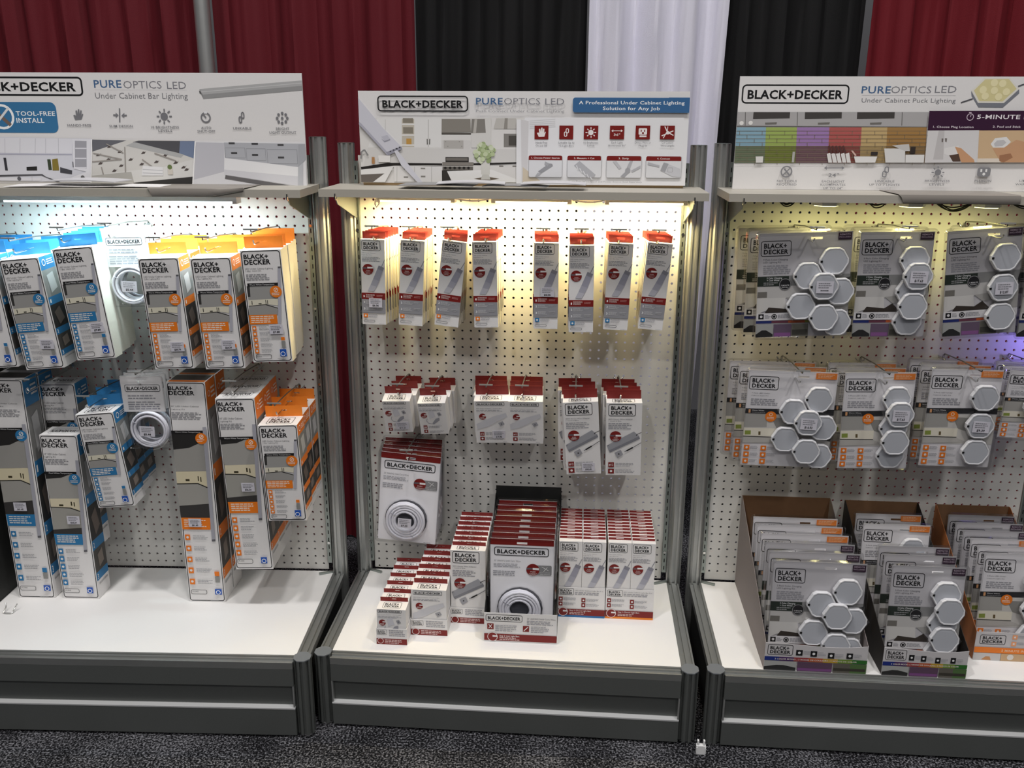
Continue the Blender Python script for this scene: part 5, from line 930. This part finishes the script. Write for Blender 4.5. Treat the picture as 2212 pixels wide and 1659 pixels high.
# second row: adapter cartons
row2 = [('small', .1055, .527, .168, 3, 14, -2, .118, '$11.01', (.012, .012)), ('small', .208, .524, .168, 3, 14, -3, .2185, None, None), ('mid', .379, .494, .154, 3, 11, -2, .3705, '$14.46', (.018, .018)),
        ('mid', .4785, .495, .154, 3, 11, -.8, .4715, None, None), ('large', .634, .411, .172, 4, 6, -4, .6215, '$30.65', (.014, .012)), ('large', .758, .412, .172, 4, 6, -1.5, .7465, None, None)]
for i, (k, u, z, fd, n, tilt, roll, hu, pr, sx) in enumerate(row2):
    stack(k, '', 'C', u, z, fd, n, tilt, roll, {'small': 'short', 'mid': 'medium', 'large': 'tall'}[k] + ' white adapter carton', 'on %s lower hook, middle stand' % N8[i], 'adapter cartons on the lower hooks',
          pr, sx, hl=.185, hu=hu, hlabel='wire peg hook, %s from left in middle stand second row' % N8[i], jit=.004, gap=.004 if k == 'large' else .0075)

# ------------------------------------------------------------------ blister packs
def card_with_slot(mb, w, h, t, mat, y, sx=.5, sz=.05, sw=.028, sh=.0055):
    x = -w / 2 + sx * w; z = h * (1 - sz)
    mb.box(-w / 2, y, 0, x - sw / 2, y + t, h, mat); mb.box(x + sw / 2, y, 0, w / 2, y + t, h, mat)
    mb.box(x - sw / 2, y, 0, x + sw / 2, y + t, z - sh / 2, mat); mb.box(x - sw / 2, y, z + sh / 2, x + sw / 2, y + t, h, mat)
def rrect(x0, z0, x1, z1, r, n=4):
    q = []
    for cx, cz, st in ((x1 - r, z1 - r, 0), (x0 + r, z1 - r, 90), (x0 + r, z0 + r, 180), (x1 - r, z0 + r, 270)):
        for k in range(n + 1):
            a = math.radians(st + 90 * k / n); q.append((cx + r * math.cos(a), cz + r * math.sin(a)))
    return q
def shell_mesh(key, w, h, m, y, domes, ridge=.007, cover=True):
    """clear clamshell: flat cover sheet, raised edge ridge and a dome over each item (polygons in x,z with a height)"""
    if key in MESH: return MESH[key]
    mb = MB(); A = rrect(-w / 2 - m, -m, w / 2 + m, h + m, .012); B = rrect(-w / 2 - m * .55, -m * .55, w / 2 + m * .55, h + m * .55, .010); Cc = rrect(-w / 2 - m * .1, -m * .1, w / 2 + m * .1, h + m * .1, .008); n = len(A)
    vs = [(x, y, z) for x, z in A] + [(x, y - ridge, z) for x, z in B] + [(x, y - ridge, z) for x, z in Cc] + [(x, y - ridge * .45, z) for x, z in [(p * .985, (q - h / 2) * .985 + h / 2) for p, q in Cc]]
    fs = []
    for k in range(3):
        for i in range(n): j = (i + 1) % n; fs.append((k * n + i, k * n + j, (k + 1) * n + j, (k + 1) * n + i))
    mb.add(vs, fs, RIM)
    if cover: mb.add(vs[3 * n:], [tuple(range(n))], CLEAR)
    for pts, top, base in domes:
        n = len(pts); cx = sum(p[0] for p in pts) / n; cz = sum(p[1] for p in pts) / n
        sc = lambda s: [(cx + (p[0] - cx) * s, cz + (p[1] - cz) * s) for p in pts]
        R = [(sc(1.10), base), (sc(1.05), top * .9), (sc(.99), top)]
        vs = [(x, -hh, z) for P, hh in R for x, z in P]; fs = []
        for k in range(2):
            for i in range(n): j = (i + 1) % n; fs.append((k * n + i, k * n + j, (k + 1) * n + j, (k + 1) * n + i))
        fs.append(tuple(range(2 * n, 3 * n))); mb.add(vs, fs, CLEAR)
    MESH[key] = mb.mesh('clear_shell'); return MESH[key]
def circ(r, c, n=28): return [(c[0] + r * math.cos(2 * math.pi * k / n), c[1] + r * math.sin(2 * math.pi * k / n)) for k in range(n)]
def coil_mesh(key, c, radii, tube, y0, layers, tie=2):
    if key in MESH: return MESH[key]
    mb = MB(); rng = random.Random(3)
    for L in range(layers):
        for R in radii:
            ox, oz = rng.uniform(-.0015, .0015), rng.uniform(-.0015, .0015)
            mb.tube([(c[0] + ox + R * math.cos(2 * math.pi * k / 36), y0 - tube - L * tube * 1.9 + .0006 * math.sin(3 * k), c[1] + oz + R * math.sin(2 * math.pi * k / 36)) for k in range(36)], tube, CABLE, 8, closed=True)
    for k in range(tie):
        a = 2.6 + k * 2.6; rm = (min(radii) + max(radii)) / 2; rr = (max(radii) - min(radii)) / 2 + tube + .0012; dp = layers * tube
        ca, sa = math.cos(a), math.sin(a)
        mb.tube([(c[0] + ca * (rm + rr * math.cos(t * .524)), y0 - dp + (dp + .0004) * math.sin(t * .524), c[1] + sa * (rm + rr * math.cos(t * .524))) for t in range(12)], .0009, M('clear_tie', 'C9CAD2', .3), 6, closed=True)
    MESH[key] = mb.mesh('wire_coil'); return MESH[key]
def wire_pack(mat, label, group, price=None):
    w, h = .175, .285; r = root('wire_blister_pack', label, 'blister pack', mat, group)
    cc = [c for c in ART['wire'] if c[0] == 'C'][-1]; c = (-w / 2 + cc[2] * w, h * (1 - cc[3])); R = cc[4] * w
    if 'wirecard' not in MESH:
        mb = MB(); card_with_slot(mb, w, h, .0012, M('bright_white_card', 'F5F4F8', .45), -.0122, .5, .043); draw(front(mb, w, h, -.0122), 'wire')
        f = front(mb, w, h, -.0122); MESH['wirecard'] = mb.mesh('printed_card')
    link('printed_card', MESH['wirecard'], r)
    sh = link('clear_shell', shell_mesh('wireshell', w, h, .009, -.0150, [(circ(R * .98, c), .040, .0165)], cover=False), r, (0, .0, 0)); smooth(sh, 30)
    co = link('wire_coil', coil_mesh('wirecoil', c, [.0315, .0395, .0475, .0550], .0043, -.0165, 2), r); smooth(co, 60)
    if price: link('price_sticker', sticker_mesh(price, .040, .030), r, (c[0], -.0412, c[1] - .015), 0)
    return r
for i in range(5):
    wire_pack(hung('C', .147 - .004 * i + .016 * (i == 0) * 0, .158 - .034 * i, .1775, .272, 2, 4.8 - .9 * i), 'white wire coil blister pack, %s on left hook, middle stand' % ORDF(i), 'wire packs on the left hook', '$7.39' if i == 0 else None)
hook('C', .1435, .462, .205, 'wire peg hook holding the wire coil blister packs, middle stand')

def small_coil_pack(mat, label, group, price, backh=.212):
    w, h = .118, .212; r = root('cable_blister_pack', label, 'blister pack', mat, group); c = (.012, .058)
    if 'cablecard' not in MESH:
        mb = MB(); hh = .105; card_with_slot(mb, w, hh, .001, WHITE, -.004, .5, .10, .030, .006)
        f = front(mb, w, hh, -.004); f.logo1(.09, .24, .93, .44); f.L('9A9AA0', .14, .52, .80, .66, 2); f.L('9A9AA0', .12, .70, .92, .95, 4)
        m = mb.mesh('printed_card'); MESH['cablecard'] = m
    link('printed_card', MESH['cablecard'], r, (0, 0, .107))
    smooth(link('clear_shell', shell_mesh('cableshell', w, h, .004, -.0065, [(circ(.056, c), .026, .008)], .004), r), 30)
    smooth(link('cable_coil', coil_mesh('cablecoil', c, [.042, .0495], .0036, -.0080, 2), r), 60)
    if price: link('price_sticker', sticker_mesh(price, .042, .030), r, (c[0] - .004, -.0276, c[1] - .016), 3)
    return r

PT = .0120   # puck thickness
def puck_mesh():
    if 'puck' in MESH: return MESH['puck']
    mb = MB(); R = .0385
    def ring(s, y): 
        out = []
        for k in range(6):
            for da in (-9, 9):
                a = math.radians(60 * k + da); q = s * R * .985; out.append((q * math.cos(a), y, q * math.sin(a)))
        return out
    rings = [ring(1, 0), ring(1.0, -PT * .72), ring(.96, -PT), ring(.895, -PT), ring(.87, -PT * .93)]
    vs = [v for r in rings for v in r]; n = 12; fs = []
    for k in range(4):
        for i in range(n): j = (i + 1) % n; fs.append((k * n + i, k * n + j, (k + 1) * n + j, (k + 1) * n + i))
    fs.append(tuple(range(n))[::-1]); mb.add(vs, fs, PUCKRIM)
    mb.add([(x * .999, -PT * .931, z * .999) for x, y, z in rings[4]], [tuple(range(n))], PUCKFACE)
    mb.box(-R * .93, -PT - .0004, -.0028, -R * .93 + .006, -PT + .004, .0028, M('black_port', '151515', .4))
    MESH['puck'] = mb.mesh('puck'); return MESH['puck']
LAY = {7: [(.805, .27, 0), (.535, .405, 0), (.70, .50, 1), (.475, .695, 0), (.715, .80, 1), (.885, .56, 0), (.87, .86, 0)],
       5: [(.745, .26, 0), (.79, .405, 1), (.735, .56, 0), (.76, .69, 1), (.73, .85, 0)], 3: [(.76, .265, .35), (.755, .55, .35), (.745, .825, .35)], 1: [(.62, .50, .3)]}
LAYF = {7: LAY[7], 5: LAY[5], 3: LAY[3]}
def puck_pack(n, kind, mat, label, group, price=None, px=None):
    w, h = {7: (.240, .279), 5: (.187, .279), 3: (.187, .279), 1: (.135, .19)}[n]; r = root('puck_light_blister_pack', label, 'blister pack', mat, group)
    key = 'pc%d%s' % (n, kind)
    if key not in MESH:
        mb = MB(); card_with_slot(mb, w, h, .0012, M('pale_card', 'E2E0E2', .45) if kind != 'colour' else M('shaded_white_card', 'C4C2C5', .45), -.0042, .62, .055, .030, .006)  # colour packs: shade over the white card is mixed into its grey
        f = front(mb, w, h, -.0042); k = .240 / w
        draw(f, 'clam_colour' if kind == 'colour' else 'clam_warm', {'N': str(n)}, clampx=k if n != 7 else None)
        tw = .034 / w
        if kind == 'colour': f.R('3A2838', .985 - tw, .008, .985, .075); f.T('C9B8C6', 'REMOTE', .985 - tw * .88, .018, .985 - tw * .1, .034, 1); f.T('C9B8C6', 'INCLUDED', .985 - tw * .92, .042, .985 - tw * .08, .056, 1)
        else: f.R('F08A3C', .985 - tw * 1.65, .008, .985, .068); f.L('F8C8A0', .985 - tw * 1.5, .016, .975, .06, 3)
        MESH[key] = mb.mesh('printed_card')
    link('printed_card', MESH[key], r)
    L = LAY[n]; domes = []; P = []
    for x, y, lv in L:
        c = (-w / 2 + x * w, h * (1 - y)); b = .0082 + lv * (PT + .0008); P.append((c, b)); domes.append((hexpts(.0405, 0, c), b + PT + .0022, .0085))
    smooth(link('clear_shell', shell_mesh('ps%d' % n, w, h, .008, -.0062, domes), r), 30)
    for c, b in P: link('puck', puck_mesh(), r, (c[0], -b, c[1]))
    if price: c, b = P[px]; link('price_sticker', sticker_mesh(price, .044, .032), r, (c[0], -b - PT - .0024, c[1] - .017), 2)
    return r
def pstack(n, kind, u, z, d, cnt, roll, where, group, price, px, hu, hlabel, du=-.006, tilt=1.0, pitch=.050, hz=None):
    for i in range(cnt):
        nm = {7: 'wide seven-puck', 5: 'five-puck', 3: 'three-puck', 1: 'small single-puck'}[n]
        puck_pack(n, kind, hung('R', u + du * i, d - .004 - pitch * i, z, .264 if n > 1 else .18, tilt, roll * (1 - .5 * (i > 0))), '%s pack, %s tag, %s on %s, right stand' % (nm, 'dark' if kind == 'colour' else 'orange', ORDF(i), where), group, price if i == 0 else None, px)
    hook('R', hu, hz or z + (.264 if n > 1 else .18) + .0065, .245, hlabel)
FG, GG = 'colour puck packs on the upper hooks', 'warm puck packs on the lower hooks'
hl = lambda o, rw: 'wire peg hook, %s from left in right stand %s row' % (o, rw)
pstack(7, 'colour', .155, .837, .182, 3, -2.6, 'first upper hook', FG, '-', 2, .162, hl('first', 'top'), -.018)
pstack(5, 'colour', .388, .842, .182, 3, -1.4, 'second upper hook', FG, '$17.63', 1, .389, hl('second', 'top'))
pstack(3, 'colour', .606, .852, .182, 2, -5.0, 'third upper hook', FG, '$12.87', 1, .624, hl('third', 'top'), .03)
pstack(3, 'colour', .835, .842, .15, 2, 0, 'fourth upper hook', FG, None, None, .83, hl('fourth', 'top'))
pstack(7, 'warm', .157, .461, .182, 3, .6, 'first lower hook', GG, '$16.03', 2, .162, hl('first', 'second'), -.018)
pstack(5, 'warm', .389, .463, .182, 3, -1.5, 'second lower hook', GG, '$17.63', 1, .386, hl('second', 'second'), -.010)
pstack(3, 'warm', .6155, .4765, .182, 3, 0, 'third lower hook', GG, '$9.39', 1, .618, hl('third', 'second'), -.012)
pstack(1, 'warm', .792, .565, .182, 3, 1.5, 'fourth lower hook', GG, '-', 0, .795, hl('fourth', 'second'), .004)

# ------------------------------------------------------------------ left stand
KG = 'lighting kits on the left stand'
def kits(kind, col, u, z, fd, n, tilt, roll, nm, where, price, sxz, hu, hl, hz=None, gap=.0015, srot=0):
    stack(kind, col, 'L', u, z, fd, n, tilt, roll, nm, where, KG, price, sxz, hz=hz, hl=.26 if hl else None, hu=hu, hlabel=hl, gap=gap, jit=.003, srot=srot)
lh = lambda o, rw: 'wire peg hook, %s from left in left stand %s row' % (o, rw)
kits('kit', 'blue', .069, .727, .25, 3, 1.5, -4, 'blue tabbed two-bar kit', 'on first upper hook, left stand', None, None, .060, lh('first', 'top'))
kits('kit', 'blue', .191, .725, .25, 3, 1.5, -5, 'blue tabbed two-bar kit', 'on second upper hook, left stand', '$30.64', (.022, .056), .189, lh('second', 'top'), srot=4)
kits('thin', 'blue', .338, .754, .25, 5, .8, -5, 'thin blue tabbed add-on kit', 'on third upper hook, left stand', '$7.89', (.022, .075), .320, lh('third', 'top'))
kits('kit', 'warm', .563, .730, .25, 3, 1.5, -2.2, 'orange tabbed two-bar kit', 'on fifth upper hook, left stand', '$30.74', (.018, .050), .568, lh('fifth', 'top'))
kits('kit', 'warm', .701, .732, .25, 3, 1.5, -2.4, 'orange tabbed two-bar kit', 'on sixth upper hook, left stand', '$26.24', (.018, .055), .695, lh('sixth', 'top'))
kits('thin', 'warm', .834, .7525, .25, 5, .8, -2.3, 'thin orange tabbed add-on kit', 'on seventh upper hook, left stand', '$7.88', (.020, .078), .822, lh('seventh', 'top'))
for i in range(3): small_coil_pack(hung('L', .438 - .003 * i, .160 - .032 * i, .886, .19, 1, -1.5), 'coiled white cable blister pack, %s, upper hook, left stand' % ORDF(i), 'upper cable packs', '$5.44' if i == 0 else None)
hook('L', .446, 1.092, .26, lh('fourth', 'top'))
for i in range(3): small_coil_pack(hung('L', .463 - .003 * i, .205 - .032 * i, .486, .19, 1, -1), 'coiled white cable blister pack, %s, lower hook, left stand' % ORDF(i), 'lower cable packs', '$5.44' if i == 0 else None)
hook('L', .460, .684, .22, lh('third', 'second'))
for i in range(2): carton('long_kit', 'blue', at('L', .071 + .004 * i, .131 - .076 * i, .0006), 'tall blue 24 inch kit standing at left picture edge, %s' % ORDF(i), KG, '$41.40' if i == 0 else None, (-.005, .285), 0)
carton('mid_kit', 'blue', at('L', .205, .131, .0006), 'tall blue 10 inch kit standing on the left stand deck', KG, '$26.24', (.012, .245), 0)
carton('mid_kit', 'blue', hung('L', .172, .046, .127, .53, 0, -1), 'blue 10 inch kit hanging behind the standing blue kit', KG)
hook('L', .170, .672, .26, lh('first', 'second'))
kits('short', 'blue', .338, .318, .25, 3, 2, -5.2, 'blue tabbed short one-bar kit', 'on second lower hook, left stand', None, None, .328, lh('second', 'second'))
for i in range(2): carton('long_kit', 'warm', at('L', .5875 + .002 * i, .136 - .076 * i, .0006), 'tall orange 24 inch kit standing on left stand deck, %s' % ORDF(i), KG, '$41.40' if i == 0 else None, (-.012, .245), 0)
for i in range(3):
    carton('mid_kit', 'warm', hung('L', .737 - .002 * i, .184 - .0765 * i, .134, .53, .6, -1.6), 'orange 10 inch kit on fourth lower hook, left stand, %s' % ORDF(i), KG, '$26.24' if i == 0 else None, (.010, .245))
hook('L', .733, .674, .26, lh('fourth', 'second'))
kits('short', 'warm', .858, .304, .29, 3, 1.2, -1.8, 'orange tabbed short one-bar kit', 'on fifth lower hook, left stand', None, None, .850, lh('fifth', 'second'), gap=.008)
mb = MB(); mb.tube([(-.016, .010, .022), (-.013, .004, .012), (-.014, -.012, .0022), (-.008, -.014, .0022), (.008, -.014, .0022), (.013, -.012, .0022), (.014, .004, .012), (.018, .010, .020)], .0018, CHROME, 8)
solo('loose_hook_clip', mb, 'small loose metal wire clip lying on the left deck', 'clip', at('L', .034, .285, .0003), sm=50)

# ------------------------------------------------------------------ trays on the middle deck
def tray(b, u, d_front, w, depth, hf, mat, art, label, sub=None, sides=None, back=None, group=None, sidem=None, backm=None, curve=0, frontm=None):
    """open cardboard display tray; sides slope from the back height to the front height"""
    t = .0012; r = root('display_tray', label, 'display tray', at(b, u, d_front, .0004), group)
    hs = sides or hf; hb = back or 0; sidem = sidem or mat; mb = MB()
    mb.box(-w / 2, t, 0, w / 2, depth, t, mat)
    for x in (-w / 2, w / 2 - t): mb.prism([(t, t), (depth, t), (depth, hs), (depth - .01, hs), (t, hf)] if hs != hf else [(t, t), (depth, t), (depth, hf), (t, hf)], 'x', x, x + t, sidem)
    if hb: mb.box(-w / 2 + t, depth - t, t, w / 2 - t, depth, hb, backm or mat)
    part('tray_body', mb, r)
    mb = MB()
    if curve:
        n = 16; pts = [(-w / 2, 0), (w / 2, 0)] + [(w / 2 - w * k / n, hf - curve * math.sin(math.pi * min(1, (k / n) * 1.0)) * (1 - k / n) * 2) for k in range(n + 1)]
        mb.prism(pts[::-1], 'y', 0, t * .9, frontm or mat)
    else: mb.box(-w / 2, 0, 0, w / 2, t * .9, hf, frontm or mat)
    draw(front(mb, w, hf, 0), art, sub); part('front_panel', mb, r)
    return r
def upright_row(b, kind, us, d0, n, pitch, what, where, group, z=.0022):
    for c, u in enumerate(us):
        for i in range(n):
            _, w, h, t = carton_mesh(kind, 'warm' if kind == 'lightbar' else '')
            rng = random.Random(i * 7 + c)
            carton(kind, 'warm' if kind == 'lightbar' else '', at(b, u + rng.uniform(-.0004, .0004), d0 - t - .002 - pitch * i, z) @ RX(0), '%s, %s %s' % (what, ORDF(i), where[c]), group, tabz={'small': .52, 'mid': .46, 'large': .42, 'lightbar': .36}[kind])
TG = 'display trays on the middle deck'
tray('C', .131, .438, .0855, .290, .049, WHITE, 'tray_adapter', 'small white tray of short adapter cartons, leftmost on middle deck', group=TG)
upright_row('C', 'small', [.131], .4365, 6, .047, 'short adapter carton', ['in the leftmost tray on middle deck'], 'cartons in the leftmost tray')
tray('C', .2265, .383, .1035, .263, .049, WHITE, 'tray_adapter', 'white tray of medium adapter cartons, second from left on middle deck', group=TG)
upright_row('C', 'mid', [.2265], .3815, 6, .0425, 'medium adapter carton', ['in the second tray on middle deck'], 'cartons in the second tray')
tray('C', .3285, .3105, .1045, .245, .048, WHITE, 'tray_adapter', 'white tray of tall adapter cartons left of the wire packs tray', group=TG)
upright_row('C', 'large', [.3285], .309, 7, .0338, 'tall adapter carton', ['in the third tray on middle deck'], 'cartons in the third tray')
tray('C', .4855, .399, .202, .345, .0905, WHITE, 'tray_wire', 'wide white tray with black liner holding wire coil packs', sides=.30, back=.325, group=TG, sidem=BLACKP, backm=BLACKP)
for i in range(8):
    wire_pack(at('C', .4855 + .0008 * (i % 3), .3435 - .037 * i, .0112), 'white wire coil blister pack, %s in the black lined tray' % ORDF(i), 'wire packs in the black lined tray')
for u, col, n, d in ((.6525, '2F6FA8', 'blue', .2495), (.793, 'EE8A2E', 'orange', .2475)):
    tray('C', u, d, .1385, .222, .0955, WHITE, 'tray_bars', 'white tray of light bar cartons with %s bottom strip' % n, {'@': col}, group=TG)
    upright_row('C', 'lightbar', [u - .0342, u + .0342], d - .0015, 10, .0213, 'light bar carton', ['in left column of the %s-strip tray' % n, 'in right column of the %s-strip tray' % n], 'light bar cartons in the trays')

# ------------------------------------------------------------------ trays on the right deck
HG = 'display trays on the right deck'
FRONTM = M('printed_tray_front', 'CBC8C9', .5)
GREYC = M('grey_brown_card', '8E8583', .7, noise=.04)
tray('R', .2125, .476, .264, .468, .0800, GREYC, 'tray_colour', 'wide grey tray of seven-puck packs, leftmost on the right deck', sides=.296, back=.296, group=HG, backm=BROWN, curve=.006, frontm=FRONTM)
for i, (d, k, du) in enumerate([(.438, 'colour', .002), (.383, 'colour', .001), (.328, 'colour', .001), (.273, 'warm', 0), (.218, 'warm', -.001), (.163, 'warm', -.001)]):
    puck_pack(7, k, at('R', .2125 + du, d - .004, .0100) @ RX(-4), 'wide seven-puck pack, %s in the leftmost tray on right deck' % ORDF(i), 'puck packs in the leftmost tray')
tray('R', .4915, .476, .214, .458, .0800, GREYC, 'tray_colour', 'narrower grey tray of five-puck packs in middle of right deck', sides=.296, back=.296, group=HG, backm=BROWN, sidem=M('dark_card_side', '2C2826', .7), curve=.006, frontm=FRONTM)
for i, (d, k, du) in enumerate([(.438, 'colour', 0), (.375, 'colour', -.001), (.325, 'colour', 0), (.185, 'warm', 0), (.115, 'warm', -.001)]):
    puck_pack(5, k, at('R', .4915 + du, d - .004, .0100) @ RX(-4), 'five-puck pack, %s in the middle tray on right deck' % ORDF(i), 'puck packs in the middle tray')
tray('R', .7605, .385, .214, .372, .0845, M('orange_brown_card', 'A8683C', .7, noise=.05), 'tray_warm', 'orange printed tray of three-puck packs at right picture edge', sides=.29, back=.29, group=HG, backm=BROWN, frontm=FRONTM)
for i, (d, k, du) in enumerate([(.345, 'warm', .002), (.302, 'warm', .001), (.258, 'warm', 0), (.206, 'colour', 0), (.154, 'colour', 0), (.102, 'colour', -.001)]):
    puck_pack(3, k, at('R', .7605 + du, d - .004, .0100) @ RX(-4), 'three-puck pack, %s in the orange tray on right deck' % ORDF(i), 'puck packs in the orange tray')

# ------------------------------------------------------------------ small things on the carpet
mb = MB(); W_ = M('white_plastic', 'ECECEC', .4)
mb.box(-.0125, -.006, 0, .0125, .006, .026, W_)
for x in (-.008, .008): mb.box(x - .0022, -.004, .026, x + .0022, .004, .040, W_)
mb.box(-.0125, -.0075, .004, -.010, -.006, .022, W_); mb.box(.010, -.0075, .004, .0125, -.006, .022, W_)
wp = BAY['C'][0] @ Vector((.9775, -.545, 0)); solo('plastic_connector', mb, 'small white two-pronged plastic connector on the dark carpet between stands', 'connector', T4((wp.x, wp.y, .0005)) @ RZ(-4))
